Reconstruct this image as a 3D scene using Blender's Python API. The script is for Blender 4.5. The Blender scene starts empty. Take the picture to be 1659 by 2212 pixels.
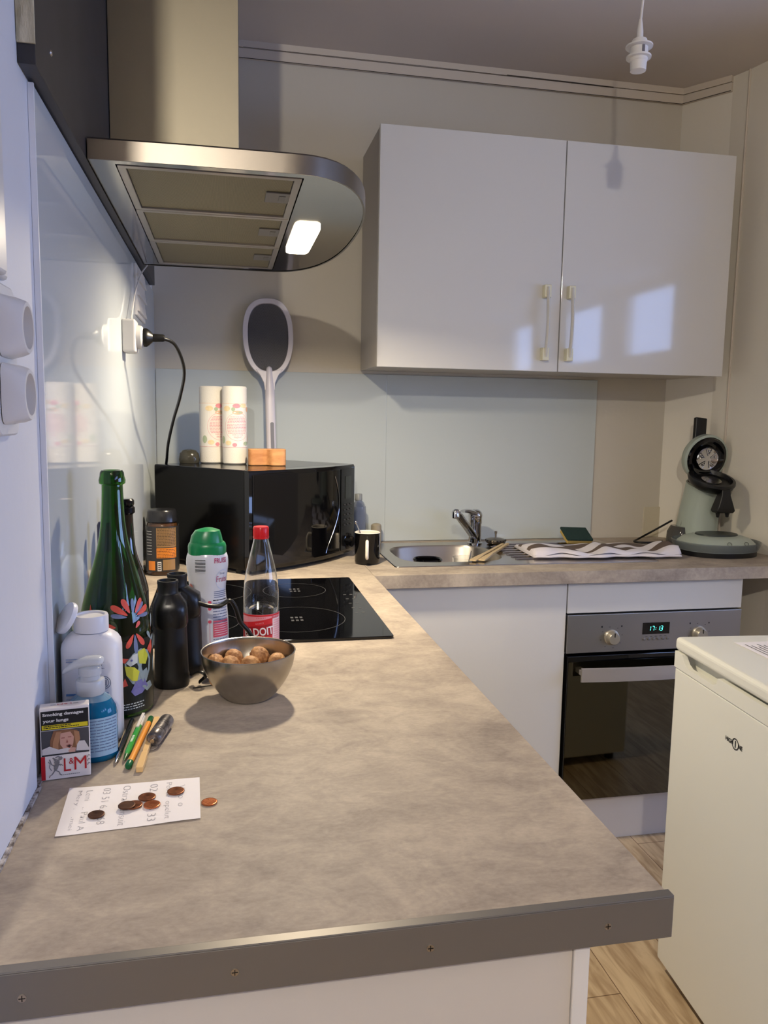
import bpy, bmesh, math, random
from mathutils import Vector, Matrix, noise
random.seed(7)
PI = math.pi
C = bpy.context.scene.collection

# ------------------------------------------------------------------ camera
CAM = (0.2286, -2.7594, 1.3504)
YAW, PIT, ROL, FPX = 0.2020116, 0.1216238, 0.0164952, 1694.8992
fw = Vector((math.sin(YAW)*math.cos(PIT), math.cos(YAW)*math.cos(PIT), -math.sin(PIT)))
rt = Vector((math.cos(YAW), -math.sin(YAW), 0)); up = rt.cross(fw)
r2 = rt*math.cos(ROL)+up*math.sin(ROL); u2 = -rt*math.sin(ROL)+up*math.cos(ROL)
cd = bpy.data.cameras.new('camera'); cam = bpy.data.objects.new('camera', cd); C.objects.link(cam)
cd.sensor_fit = 'VERTICAL'; cd.sensor_height = 24.0; cd.lens = 24.0*FPX/2212.0; cd.clip_start = 0.02
cam.matrix_world = Matrix(((r2.x, u2.x, -fw.x, CAM[0]), (r2.y, u2.y, -fw.y, CAM[1]), (r2.z, u2.z, -fw.z, CAM[2]), (0, 0, 0, 1)))
bpy.context.scene.camera = cam

# ------------------------------------------------------------------ light and exposure
CEILING_LAMP_W = 100.0
HOOD_LAMP_W = 14.0
SKY = 10.5
vs = bpy.context.scene.view_settings
vs.view_transform = 'Standard'; vs.look = 'None'; vs.gamma = 1.0; vs.use_curve_mapping = False
vs.exposure = 0.0
world = bpy.data.worlds.new('dusk_sky'); bpy.context.scene.world = world; world.use_nodes = True
bgn = world.node_tree.nodes['Background']; bgn.inputs[0].default_value = (0.37, 0.53, 1.0, 1); bgn.inputs[1].default_value = SKY

def area(name, loc, size, rot, watts, col, size_y=None, portal=False):
    l = bpy.data.lights.new(name, 'AREA'); l.energy = watts; l.color = col; l.size = size
    if size_y: l.shape = 'RECTANGLE'; l.size_y = size_y
    if portal: l.cycles.is_portal = True
    o = bpy.data.objects.new(name, l); o.location = loc; o.rotation_euler = rot; C.objects.link(o); return o

# window openings in the right wall of the room behind the camera: (y0, y1)
WIN = [(-4.62, -3.80), (-5.90, -5.05), (-7.50, -6.80)]
WZ0, WZ1, RX = 1.90, 2.48, 3.80
FILLWIN = (-3.45, -1.35, .95, 1.83)      # added unseen window, lets in more blue light for the left wall
CZ = 2.55
for i, (a, b) in enumerate(WIN):
    area('window_portal', (RX+0.02, (a+b)/2, (WZ0+WZ1)/2), WZ1-WZ0, (0, PI/2, 0), 1, (1, 1, 1), b-a, True)
area('window_portal', (RX+0.02, (FILLWIN[0]+FILLWIN[1])/2, (FILLWIN[2]+FILLWIN[3])/2), FILLWIN[3]-FILLWIN[2], (0, PI/2, 0), 1, (1, 1, 1), FILLWIN[1]-FILLWIN[0], True)  # portal for the added fill window
pl = bpy.data.lights.new('ceiling_bulb_light', 'POINT'); pl.energy = CEILING_LAMP_W; pl.color = (1.0, 0.925, 0.80); pl.shadow_soft_size = 0.03
po = bpy.data.objects.new('ceiling_bulb_light', pl); po.location = (-0.15, -4.0, 2.33); C.objects.link(po)

# ------------------------------------------------------------------ materials
def lin(c):
    return tuple(((x/255)/12.92 if x/255 <= .04045 else ((x/255+.055)/1.055)**2.4) for x in c)
def setin(n, k, v):
    if k in n.inputs: n.inputs[k].default_value = v
MATS = {}
def mat(name, col, rough=.5, metal=0., spec=.5, trans=0., ior=1.45, coat=0., emit=None, estr=0., vary=None, bump=None, aniso=0., alpha=1., sheen=0.):
    """vary=(scale, colour2, contrast, stretch xyz); bump=(scale, strength, stretch)"""
    if name in MATS: return MATS[name]
    m = bpy.data.materials.new(name); m.use_nodes = True; nt = m.node_tree; N = nt.nodes; L = nt.links
    p = N['Principled BSDF']
    p.inputs['Base Color'].default_value = (*lin(col), 1)
    p.inputs['Roughness'].default_value = rough; p.inputs['Metallic'].default_value = metal
    setin(p, 'Specular IOR Level', spec); setin(p, 'Transmission Weight', trans); setin(p, 'IOR', ior); setin(p, 'Coat Weight', coat); setin(p, 'Coat Roughness', .03)
    setin(p, 'Anisotropic', aniso); setin(p, 'Alpha', alpha); setin(p, 'Sheen Weight', sheen)
    if emit: setin(p, 'Emission Color', (*lin(emit), 1)); setin(p, 'Emission Strength', estr)
    if vary or bump:
        tc = N.new('ShaderNodeTexCoord')
    if vary:
        sc, c2, lo, st = vary
        mp = N.new('ShaderNodeMapping'); mp.inputs['Scale'].default_value = st; L.new(tc.outputs['Object'], mp.inputs[0])
        nz = N.new('ShaderNodeTexNoise'); nz.inputs['Scale'].default_value = sc; nz.inputs['Detail'].default_value = 7; nz.inputs['Roughness'].default_value = .62
        L.new(mp.outputs[0], nz.inputs[0])
        cr = N.new('ShaderNodeValToRGB'); cr.color_ramp.elements[0].position = lo; cr.color_ramp.elements[1].position = 1-lo
        cr.color_ramp.elements[0].color = (*lin(c2), 1); cr.color_ramp.elements[1].color = (*lin(col), 1)
        L.new(nz.outputs[0], cr.inputs[0]); L.new(cr.outputs[0], p.inputs['Base Color'])
    if bump:
        sc, s, st = bump
        mp = N.new('ShaderNodeMapping'); mp.inputs['Scale'].default_value = st; L.new(tc.outputs['Object'], mp.inputs[0])
        nz = N.new('ShaderNodeTexNoise'); nz.inputs['Scale'].default_value = sc; nz.inputs['Detail'].default_value = 4
        L.new(mp.outputs[0], nz.inputs[0])
        b = N.new('ShaderNodeBump'); b.inputs['Strength'].default_value = s; b.inputs['Distance'].default_value = .002
        L.new(nz.outputs[0], b.inputs['Height']); L.new(b.outputs[0], p.inputs['Normal'])
    MATS[name] = m
    return m

wall_m = mat('wall_paint', (206, 198, 182), .6, bump=(60, .25, (1, 1, 1)))
wallr_m = mat('right_wall_paint', (230, 223, 208), .5, bump=(60, .25, (1, 1, 1)))
leftwall_m = mat('left_wall_paint', (222, 222, 226), .55, bump=(40, .3, (1, 1, 1)))
ceil_m = mat('ceiling_paint', (216, 206, 197), .85)
trim_m = mat('trim_paint', (212, 200, 184), .5)
crack_m = mat('crack_dark', (60, 52, 46), .9)
splash_m = mat('backpainted_glass', (198, 205, 204), .03, spec=.5)
splash_l = mat('backpainted_glass_left', (202, 208, 212), .045, spec=.4)
edge_m = mat('glass_edge', (244, 244, 246), .3)
white_gloss = mat('white_gloss_lacquer', (214, 211, 205), .05, spec=.5)
white_mel = mat('white_melamine', (205, 198, 190), .4)
carc_m = mat('carcass_grey', (176, 168, 158), .5)
steel = mat('brushed_steel', (178, 170, 160), .3, 1, bump=(120, .06, (1, 1, 30)))
steel_s = mat('satin_steel', (188, 182, 174), .2, 1)
steel_oven = mat('oven_steel', (168, 166, 164), .34, 1)
chrome = mat('chrome', (205, 205, 208), .06, 1)
alu = mat('aluminium', (124, 120, 116), .42, .6)
black_gl = mat('black_gloss', (6, 6, 8), .05, spec=.6)
black_pl = mat('black_plastic', (14, 14, 15), .35)
black_rub = mat('black_rubber', (12, 12, 14), .48)
white_pl = mat('white_plastic', (226, 222, 218), .3)
fridge_m = mat('fridge_enamel', (230, 229, 218), .32)
paper_m = mat('paper', (242, 236, 234), .75)
ink_m = mat('ink_grey', (112, 108, 114), .8)
ink_blk = mat('ink_black', (18, 17, 20), .6)
red_m = mat('print_red', (186, 22, 34), .4)
pink_m = mat('print_pink', (214, 120, 138), .5)

def worktop_mat():
    m = bpy.data.materials.new('concrete_laminate'); m.use_nodes = True; N = m.node_tree.nodes; L = m.node_tree.links
    p = N['Principled BSDF']; p.inputs['Roughness'].default_value = .55; setin(p, 'Specular IOR Level', .22)
    tc = N.new('ShaderNodeTexCoord')
    def nz(sc, st, det=8, dis=0.):
        mp = N.new('ShaderNodeMapping'); mp.inputs['Scale'].default_value = st; L.new(tc.outputs['Object'], mp.inputs[0])
        n = N.new('ShaderNodeTexNoise'); n.inputs['Scale'].default_value = sc; n.inputs['Detail'].default_value = det
        n.inputs['Roughness'].default_value = .65; n.inputs['Distortion'].default_value = dis
        L.new(mp.outputs[0], n.inputs[0]); return n
    a = nz(4.2, (1, 1.25, 1), 10, 1.0); b = nz(19, (1, 1.5, 1), 8, .8); c = nz(120, (1, 1.8, 1), 3)
    r = N.new('ShaderNodeValToRGB'); e = r.color_ramp.elements
    e[0].position = .37; e[0].color = (*lin((136, 124, 114)), 1); e[1].position = .62; e[1].color = (*lin((188, 174, 156)), 1)
    mx = N.new('ShaderNodeMix'); mx.data_type = 'FLOAT'; mx.inputs[0].default_value = .38
    L.new(a.outputs[0], mx.inputs[2]); L.new(b.outputs[0], mx.inputs[3])
    mx2 = N.new('ShaderNodeMix'); mx2.data_type = 'FLOAT'; mx2.inputs[0].default_value = .16
    L.new(mx.outputs[0], mx2.inputs[2]); L.new(c.outputs[0], mx2.inputs[3])
    L.new(mx2.outputs[0], r.inputs[0]); L.new(r.outputs[0], p.inputs['Base Color'])
    bp = N.new('ShaderNodeBump'); bp.inputs['Strength'].default_value = .15; bp.inputs['Distance'].default_value = .001
    L.new(b.outputs[0], bp.inputs['Height']); L.new(bp.outputs[0], p.inputs['Normal'])
    return m
worktop_m = worktop_mat()

def plank_mat():
    m = bpy.data.materials.new('oak_laminate'); m.use_nodes = True; N = m.node_tree.nodes; L = m.node_tree.links
    p = N['Principled BSDF']; p.inputs['Roughness'].default_value = .42
    tc = N.new('ShaderNodeTexCoord')
    mp = N.new('ShaderNodeMapping'); mp.inputs['Rotation'].default_value = (0, 0, PI/2); L.new(tc.outputs['Object'], mp.inputs[0])
    br = N.new('ShaderNodeTexBrick'); br.inputs['Scale'].default_value = 1; br.inputs['Brick Width'].default_value = 1.2; br.inputs['Row Height'].default_value = .19
    br.inputs['Mortar Size'].default_value = .0012; br.inputs['Color1'].default_value = (*lin((202, 180, 148)), 1); br.inputs['Color2'].default_value = (*lin((188, 164, 130)), 1)
    br.inputs['Mortar'].default_value = (*lin((110, 84, 58)), 1); L.new(mp.outputs[0], br.inputs[0])
    m2 = N.new('ShaderNodeMapping'); m2.inputs['Scale'].default_value = (9, 1.2, 1); L.new(tc.outputs['Object'], m2.inputs[0])
    nz = N.new('ShaderNodeTexNoise'); nz.inputs['Scale'].default_value = 4; nz.inputs['Detail'].default_value = 8; nz.inputs['Distortion'].default_value = 1.2; L.new(m2.outputs[0], nz.inputs[0])
    cr = N.new('ShaderNodeValToRGB'); cr.color_ramp.elements[0].position = .35; cr.color_ramp.elements[0].color = (.5, .42, .34, 1); cr.color_ramp.elements[1].position = .62; cr.color_ramp.elements[1].color = (1, 1, 1, 1)
    L.new(nz.outputs[0], cr.inputs[0])
    mx = N.new('ShaderNodeMix'); mx.data_type = 'RGBA'; mx.blend_type = 'MULTIPLY'; mx.inputs[0].default_value = .75
    L.new(br.outputs[0], mx.inputs[6]); L.new(cr.outputs[0], mx.inputs[7]); L.new(mx.outputs[2], p.inputs['Base Color'])
    return m
floor_m = plank_mat()

# ------------------------------------------------------------------ mesh helper
I4 = Matrix.Identity(4)
def T(x=0, y=0, z=0): return Matrix.Translation((x, y, z))
def R(a, ax='Z'): return Matrix.Rotation(a, 4, ax)
class G:
    def __init__(s): s.v = []; s.f = []; s.m = []; s.M = I4
    def add(s, vs_, fs, mi=0):
        o = len(s.v); s.v += [tuple(s.M @ Vector(q)) for q in vs_]
        for f in fs: s.f.append(tuple(o+i for i in f)); s.m.append(mi)
        return s
    def box(s, a, b, mi=0):
        x0, y0, z0 = a; x1, y1, z1 = b
        return s.add([(x0, y0, z0), (x1, y0, z0), (x1, y1, z0), (x0, y1, z0), (x0, y0, z1), (x1, y0, z1), (x1, y1, z1), (x0, y1, z1)],
                     [(0, 3, 2, 1), (4, 5, 6, 7), (0, 1, 5, 4), (1, 2, 6, 5), (2, 3, 7, 6), (3, 0, 4, 7)], mi)
    def prism(s, poly, z0, z1, mi=0, cap=None):
        n = len(poly); vs_ = [(x, y, z0) for x, y in poly]+[(x, y, z1) for x, y in poly]
        s.add(vs_, [(i, (i+1) % n, n+(i+1) % n, n+i) for i in range(n)], mi)
        s.add(vs_, [tuple(range(n-1, -1, -1)), tuple(range(n, 2*n))], mi if cap is None else cap); return s
    def rings(s, rs, mi=0, cap0=True, cap1=True, mis=None):
        n = len(rs[0]); o = [p for r in rs for p in r]; fs = []
        for k in range(len(rs)-1):
            fk = [(k*n+i, k*n+(i+1) % n, (k+1)*n+(i+1) % n, (k+1)*n+i) for i in range(n)]
            if mis: s.add(o, fk, mis[k])if False else fs.append((fk, mis[k]))
            else: fs.append((fk, mi))
        base = len(s.v); s.v += [tuple(s.M @ Vector(q)) for q in o]
        for fk, m_ in fs:
            for f in fk: s.f.append(tuple(base+i for i in f)); s.m.append(m_)
        if cap0: s.f.append(tuple(base+i for i in range(n-1, -1, -1))); s.m.append(fs[0][1])
        if cap1: s.f.append(tuple(base+(len(rs)-1)*n+i for i in range(n))); s.m.append(fs[-1][1])
        return s
    def lathe(s, prof, n=40, mi=0, cap0=True, cap1=True, mis=None, sx=1., sy=1.):
        rs = [[(r*sx*math.cos(2*PI*i/n), r*sy*math.sin(2*PI*i/n), z) for i in range(n)] for r, z in prof]
        return s.rings(rs, mi, cap0, cap1, mis)
    def tube(s, pts, r, n=10, mi=0, flat=1., cap=True):
        pts = [Vector(p) for p in pts]; rs = []; prev = None
        for i, p in enumerate(pts):
            t = (pts[min(i+1, len(pts)-1)]-pts[max(i-1, 0)]).normalized()
            if prev is None:
                a = Vector((0, 0, 1)) if abs(t.z) < .9 else Vector((1, 0, 0)); x = t.cross(a).normalized()
            else: x = (prev-t*prev.dot(t)).normalized()
            y = t.cross(x); prev = x; rr = r[i] if isinstance(r, (list, tuple)) else r
            rs.append([tuple(p+x*rr*math.cos(2*PI*k/n)+y*rr*flat*math.sin(2*PI*k/n)) for k in range(n)])
        return s.rings(rs, mi, cap, cap)
    def sphere(s, c, r, n=20, mi=0, sz=(1, 1, 1), fn=None):
        vs_ = []; fs = []; h = n//2
        for j in range(h+1):
            for i in range(n):
                th = PI*j/h; ph = 2*PI*i/n; d = Vector((math.sin(th)*math.cos(ph), math.sin(th)*math.sin(ph), math.cos(th)))
                k = fn(d) if fn else 1
                vs_.append((c[0]+r*k*d.x*sz[0], c[1]+r*k*d.y*sz[1], c[2]+r*k*d.z*sz[2]))
        for j in range(h):
            for i in range(n):
                q = [j*n+i, (j+1)*n+i, (j+1)*n+(i+1) % n, j*n+(i+1) % n]; fs.append(tuple(q))
        return s.add(vs_, fs, mi)
    def patch(s, x0, x1, y0, y1, fn, mi=0, nx=6, ny=1):
        vs_ = [tuple(fn(x0+(x1-x0)*i/nx, y0+(y1-y0)*j/ny)) for j in range(ny+1) for i in range(nx+1)]
        return s.add(vs_, [(j*(nx+1)+i, j*(nx+1)+i+1, (j+1)*(nx+1)+i+1, (j+1)*(nx+1)+i) for j in range(ny) for i in range(nx)], mi)
    def poly(s, pts, fn, mi=0):
        """filled 2-D outline (fan round its middle) mapped to a surface"""
        cx_ = sum(p[0] for p in pts)/len(pts); cy_ = sum(p[1] for p in pts)/len(pts); n = len(pts)
        return s.add([tuple(fn(*p)) for p in pts]+[tuple(fn(cx_, cy_))], [(i, (i+1) % n, n) for i in range(n)], mi)
    def text(s, txt, cx_, cy_, h, fn, mi=0, w=None, bold=0., rot=0.):
        vs_, fs = text_geo(txt, bold)
        if not vs_: return s
        x0 = min(v[0] for v in vs_); x1 = max(v[0] for v in vs_); y0 = min(v[1] for v in vs_); y1 = max(v[1] for v in vs_)
        k = h/max(y1-y0, 1e-6); kx = (w/(x1-x0)) if w else k
        cr, sr = math.cos(rot), math.sin(rot); out = []
        for x, y in vs_:
            a = (x-(x0+x1)/2)*kx; b = (y-(y0+y1)/2)*k
            out.append(tuple(fn(cx_+a*cr-b*sr, cy_+a*sr+b*cr)))
        return s.add(out, fs, mi)
    def build(s, name, mats, parent=None, loc=None, rot=None, smooth=True, ang=38, bevel=0., seg=2, subd=0, label=None):
        me = bpy.data.meshes.new(name); me.from_pydata(s.v, [], s.f)
        if not isinstance(mats, (list, tuple)): mats = [mats]
        for m_ in mats: me.materials.append(m_)
        for p, mi in zip(me.polygons, s.m): p.material_index = mi
        bm = bmesh.new(); bm.from_mesh(me); bmesh.ops.remove_doubles(bm, verts=bm.verts, dist=1e-6)
        if name not in FLAT: bmesh.ops.recalc_face_normals(bm, faces=bm.faces)
        bm.to_mesh(me); bm.free()
        me.polygons.foreach_set('use_smooth', [smooth]*len(me.polygons))
        if smooth: me.set_sharp_from_angle(angle=math.radians(ang))
        o = bpy.data.objects.new(name, me); C.objects.link(o)
        if loc: o.location = loc
        if rot: o.rotation_euler = rot
        if parent: o.parent = parent
        if bevel:
            b = o.modifiers.new('bevel', 'BEVEL'); b.width = bevel; b.segments = seg; b.limit_method = 'ANGLE'; b.angle_limit = math.radians(40)
        if subd:
            b = o.modifiers.new('sub', 'SUBSURF'); b.levels = subd; b.render_levels = subd
        if label: o['label'] = label
        return o
FLAT = {'printed_design', 'printed_text', 'label_print', 'clock_digits', 'logo_print', 'handwriting', 'markings'}
_tc = {}
def text_geo(txt, bold=0.):
    key = (txt, bold)
    if key in _tc: return _tc[key]
    cu = bpy.data.curves.new('t', 'FONT'); cu.body = txt; cu.size = 1; cu.resolution_u = 3; cu.offset = bold
    o = bpy.data.objects.new('t', cu); C.objects.link(o); bpy.context.view_layer.update()
    dg = bpy.context.evaluated_depsgraph_get(); me = bpy.data.meshes.new_from_object(o.evaluated_get(dg))
    r = ([(v.co.x, v.co.y) for v in me.vertices], [tuple(p.vertices) for p in me.polygons])
    bpy.data.objects.remove(o); bpy.data.curves.remove(cu); bpy.data.meshes.remove(me)
    _tc[key] = r; return r
def thing(name, label, cat, loc=(0, 0, 0), rz=0., group=None):
    o = bpy.data.objects.new(name, None); o.empty_display_size = .05; C.objects.link(o); o.location = loc; o.rotation_euler = (0, 0, rz)
    return tag(o, label, cat, group)
def tag(o, label, cat, group=None):
    o['label'] = label; o['category'] = cat
    if group: o['group'] = group
    return o
def struct(o): o['kind'] = 'structure'; return o
def wrap(R_, a0, z0=0., off=.0004, cx_=0., cy_=0., sx=1., sy=1.):
    """x runs round the surface of radius R_(z) (or number), y runs up"""
    def f(x, y):
        r = (R_(z0+y) if callable(R_) else R_); base = r+off; a = a0+x/max(r, 1e-4)
        return Vector((cx_+base*sx*math.cos(a), cy_+base*sy*math.sin(a), z0+y))
    return f
def interp(prof):
    def f(z):
        if z <= prof[0][1]: return prof[0][0]
        for (r0, z0), (r1, z1) in zip(prof, prof[1:]):
            if z0 <= z <= z1 and z1 > z0: return r0+(r1-r0)*(z-z0)/(z1-z0)
        return prof[-1][0]
    return f
def smoothprof(pts, k=6):
    """Catmull-Rom through (r, z) points"""
    out = []
    P = [pts[0]]+list(pts)+[pts[-1]]
    for i in range(1, len(P)-2):
        for j in range(k):
            t = j/k; q = []
            for c in (0, 1):
                a, b, d, e = P[i-1][c], P[i][c], P[i+1][c], P[i+2][c]
                q.append(.5*((2*b)+(-a+d)*t+(2*a-5*b+4*d-e)*t*t+(-a+3*b-3*d+e)*t**3))
            out.append(tuple(q))
    out.append(pts[-1]); return out
def spline(pts, k=8):
    pts = [Vector(p) for p in pts]; P = [pts[0]]+pts+[pts[-1]]; out = []
    for i in range(1, len(P)-2):
        for j in range(k):
            t = j/k; a, b, d, e = P[i-1], P[i], P[i+1], P[i+2]
            out.append(.5*((2*b)+(-a+d)*t+(2*a-5*b+4*d-e)*t*t+(-a+3*b-3*d+e)*t**3))
    out.append(pts[-1]); return out
def rrect(w, h, r, k=5, cx_=0., cy_=0.):
    out = []
    for sx_, sy_, a0 in ((1, 1, 0), (-1, 1, PI/2), (-1, -1, PI), (1, -1, 3*PI/2)):
        for i in range(k+1):
            a = a0+PI/2*i/k; out.append((cx_+sx_*(w/2-r)+r*math.cos(a), cy_+sy_*(h/2-r)+r*math.sin(a)))
    return out
def superell(a, b, n, z, k=36, cx_=0., cy_=0.):
    out = []
    for i in range(k):
        t = 2*PI*i/k; c, s_ = math.cos(t), math.sin(t)
        out.append((cx_+a*math.copysign(abs(c)**(2/n), c), cy_+b*math.copysign(abs(s_)**(2/n), s_), z))
    return out

# ------------------------------------------------------------------ the room
H = 0.90
def wallbox(name, a, b, m): return struct(G().box(a, b).build(name, m, smooth=False))
wallbox('floor', (-2.0, -9.0, -.06), (3.9, 0.1, 0), floor_m)
wallbox('ceiling', (-2.0, -9.0, CZ), (3.9, 0.1, CZ+.06), ceil_m)
wallbox('wall_back', (-.1, 0, 0), (2.2, .1, CZ), wall_m)
wallbox('wall_left', (-.1, -2.42, 0), (0, 0, CZ), leftwall_m)
# right wall: small chamfered return beside the wall cabinet, then a slightly splayed wall
g = G(); g.prism([(1.885, 0), (1.987, -.147), (2.007, -.21), (2.05, -.43), (2.10, -.80), (2.2, -.80), (2.2, 0)], 0, CZ)
struct(g.build('wall_right', wallr_m, smooth=False))
wallbox('wall_living_left', (-2.06, -9, 0), (-2.0, 0, CZ), wall_m)
wallbox('wall_partition_left', (-2.0, -2.3, 0), (-.1, -2.2, CZ), wall_m)
wallbox('wall_rear', (-2, -9.06, 0), (3.9, -9, CZ), wall_m)
wallbox('wall_partition_right', (2.2, -.80, 0), (3.9, -.70, CZ), wall_m)
g = G(); ys = [-9.0]
for a, b in reversed(WIN): ys += [a, b]
ys.append(-.8)
g.box((RX, -9, 0), (RX+.1, FILLWIN[0], WZ0)); g.box((RX, FILLWIN[1], 0), (RX+.1, -.8, WZ0)); g.box((RX, FILLWIN[0], 0), (RX+.1, FILLWIN[1], FILLWIN[2])); g.box((RX, FILLWIN[0], FILLWIN[3]), (RX+.1, FILLWIN[1], WZ0)); g.box((RX, -9, WZ1), (RX+.1, -.8, CZ))
for i in range(0, len(ys), 2): g.box((RX, ys[i], WZ0), (RX+.1, ys[i+1], WZ1))
struct(g.build('wall_living_right', wall_m, smooth=False))
for i, (a, b) in enumerate(WIN):
    g = G()
    for q in ((a, a+.03), (b-.03, b)): g.box((RX+.01, q[0], WZ0), (RX+.06, q[1], WZ1))
    for q in ((WZ0, WZ0+.03), (WZ1-.03, WZ1)): g.box((RX+.01, a, q[0]), (RX+.06, b, q[1]))
    struct(g.build('window_%d' % (i+1), white_pl, smooth=False))

g = G(); a, b, c, d = FILLWIN  # frame of the low window added for extra blue fill light
for q in (a, (a+b)/2-.03, b-.06): g.box((RX+.01, q, c), (RX+.07, q+.06, d))
for q in (c, d-.06): g.box((RX+.01, a, q), (RX+.07, b, q+.06))
struct(g.build('window_4', white_pl, smooth=False))
# cornice board with its hairline cracks
g = G()
pl_ = [(0.0, 0), (1.885, 0), (1.987, -.147)]
def strip(g_, pts, off, z0, z1, mi=0):
    a, b, c = [Vector((p[0], p[1], 0)) for p in pts]; n1 = Vector((0, -1, 0)); n2 = Vector((-(b-c).y*-1, 0, 0))
    d = (c-b).normalized(); n2 = Vector((d.y, -d.x, 0))
    if n2.x > 0: n2 = -n2
    mid = (n1+n2).normalized(); mid = mid/mid.dot(n1)
    inner = [a+n1*off, b+mid*off, c+n2*off]
    vs_ = []
    for z in (z0, z1): vs_ += [(p.x, p.y, z) for p in (a, b, c)]+[(p.x, p.y, z) for p in inner]
    g_.add(vs_, [(3, 4, 10, 9), (4, 5, 11, 10), (0, 3, 9, 6), (5, 2, 8, 11), (0, 1, 4, 3), (1, 2, 5, 4), (6, 9, 10, 7), (7, 10, 11, 8)], mi)
strip(g, pl_, .012, CZ-.052, CZ-.0225); strip(g, pl_, .016, CZ-.021, CZ)
struct(g.build('trim_1', trim_m, smooth=False))
g = G()
g.tube([(.30, -.0165, CZ-.0212), (.9, -.0165, CZ-.0200), (1.5, -.0165, CZ-.0225)], .0006, 5)
g.tube([(1.20, -.0165, CZ-.0205), (1.40, -.0165, CZ-.0212), (1.60, -.0165, CZ-.0225)], .0016, 5)
g.tube([(0.2, -.0125, CZ-.0525), (1.0, -.0125, CZ-.0535), (1.875, -.0125, CZ-.0530)], .0011, 5)
g.tube([(1.875, -.012, CZ-.0525), (1.975, -.152, CZ-.050)], .0011, 5)
struct(g.build('trim_2', crack_m))
# light corner bead on the right wall, box conduit and raised plaster edge on the left wall
struct(G().tube([(2.005, -.212, H), (2.005, -.212, CZ)], .004, 8).build('trim_3', trim_m))
g = G(); g.box((0, -2.42, H), (.006, -1.80, 1.74)); struct(g.build('trim_4', leftwall_m, bevel=.005))
g = G(); g.box((.006, -1.935, 1.482), (.020, -1.90, CZ)); g.box((0, -1.90, 1.482), (.012, -1.865, CZ))
struct(g.build('trim_5', white_pl, bevel=.004))
# chipped plaster joint along the left worktop
g = G(); g.box((.0062, -2.35, H-.004), (.0105, -1.80, H+.0022)); g.box((.0004, -1.80, H-.004), (.0075, -1.69, H+.0022))
for k in range(26):
    y = -2.30+k*.021; r_ = .0012+.0022*random.random()
    g.sphere((.006, y, H+.001), r_, 8, 0, (1, 2.6, .7))
struct(g.build('trim_6', mat('joint_filler', (206, 200, 196), .8, vary=(90, (90, 76, 66), .38, (1, 1, 1)))))
# tiled patch low on the back wall beside the coffee machine
struct(G().box((1.82, -.004, H), (1.95, 0, 1.018)).build('trim_7', mat('tile', (206, 196, 172), .25), smooth=False, bevel=.0015))

# ------------------------------------------------------------------ glass splashbacks
g = G(); g.box((.0004, -1.69, H+.001), (.006, -.012, 1.742), 0)
gs = thing('glass_splashback', 'tall glossy white glass splashback on the left wall behind the bottles', 'splashback', (0, 0, 0))
g.build('glass_panel', splash_l, gs, smooth=False, bevel=.001)
G().box((.0004, -1.6945, H+.003), (.0072, -1.6905, 1.742)).build('edge_bead', edge_m, gs, smooth=False)
g = G(); g.box((.0065, -.006, H+.001), (.7958, -.0004, 1.496)); g.box((.7961, -.006, H+.001), (1.60, -.0004, 1.496))
o = g.build('glass_splashback', splash_m, smooth=False, bevel=.0008)
tag(o, 'pale glossy glass splashback on the back wall behind the sink', 'splashback')

# ------------------------------------------------------------------ worktops
wt = thing('worktop', 'concrete-look laminate worktop running along the left wall to the metal end strip', 'worktop', (.32, -1.06, 0))
g = G(); g.M = T(-.32, 1.06, 0); g.box((.0065, -2.1285, H-.038), (.6433, -.0065, H)); g.build('slab', worktop_m, wt, smooth=False, bevel=.0012)
g = G(); g.M = T(-.32, 1.06, 0); g.box((.0065, -2.1325, H-.041), (.6455, -2.129, H+.0005)); g.box((.0065, -2.1325, H+.0004), (.6455, -2.1215, H+.0020))
es = g.build('end_strip', alu, wt, smooth=False, bevel=.0008)
for x in (.065, .234, .406, .578):
    g = G(); g.M = T(x-.32, -2.1325+1.06, H-.0215) @ R(PI/2, 'X')
    g.lathe([(.0001, .0006), (.0034, .0006), (.0034, -.0005)], 20, 0, False, False)
    g.box((-.0026, -.0004, .0006), (.0026, .0004, .0009), 1); g.box((-.0004, -.0026, .0006), (.0004, .0026, .0009), 1)
    g.build('screw', [steel, black_pl], es)
wb = G().box((.6435, -.615, H-.038), (2.0495, -.0065, H)).build('worktop', worktop_m, smooth=False, bevel=.0015)
# cut the sink opening and the splayed wall end
me = wb.data; bm = bmesh.new()
def slab_with_hole(x0, x1, y0, y1, hx0, hx1, hy0, hy1, z0, z1):
    xs = [x0, hx0, hx1, x1]; ysl = [y0, hy0, hy1, y1]; g = G()
    for i in range(3):
        for j in range(3):
            if i == 1 and j == 1: continue
            g.add([(xs[i], ysl[j], z1), (xs[i+1], ysl[j], z1), (xs[i+1], ysl[j+1], z1), (xs[i], ysl[j+1], z1)], [(0, 1, 2, 3)])
            g.add([(xs[i], ysl[j], z0), (xs[i+1], ysl[j], z0), (xs[i+1], ysl[j+1], z0), (xs[i], ysl[j+1], z0)], [(3, 2, 1, 0)])
    def ring(a, b, c, d, flip):
        p = [(a, c), (b, c), (b, d), (a, d)]
        for k in range(4):
            (xa, ya), (xb, yb) = p[k], p[(k+1) % 4]
            g.add([(xa, ya, z0), (xb, yb, z0), (xb, yb, z1), (xa, ya, z1)], [(0, 1, 2, 3) if not flip else (3, 2, 1, 0)])
    ring(x0, x1, y0, y1, False); ring(hx0, hx1, hy0, hy1, True)
    return g
bpy.data.objects.remove(wb)
g = slab_with_hole(.6435, 2.04, -.615, -.0065, .760, 1.125, -.455, -.120, H-.038, H)
g.prism([(2.04, -.615), (2.072, -.615), (2.046, -.43), (2.04, -.40)], H-.038, H)
wb = g.build('worktop', worktop_m, smooth=False)
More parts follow.
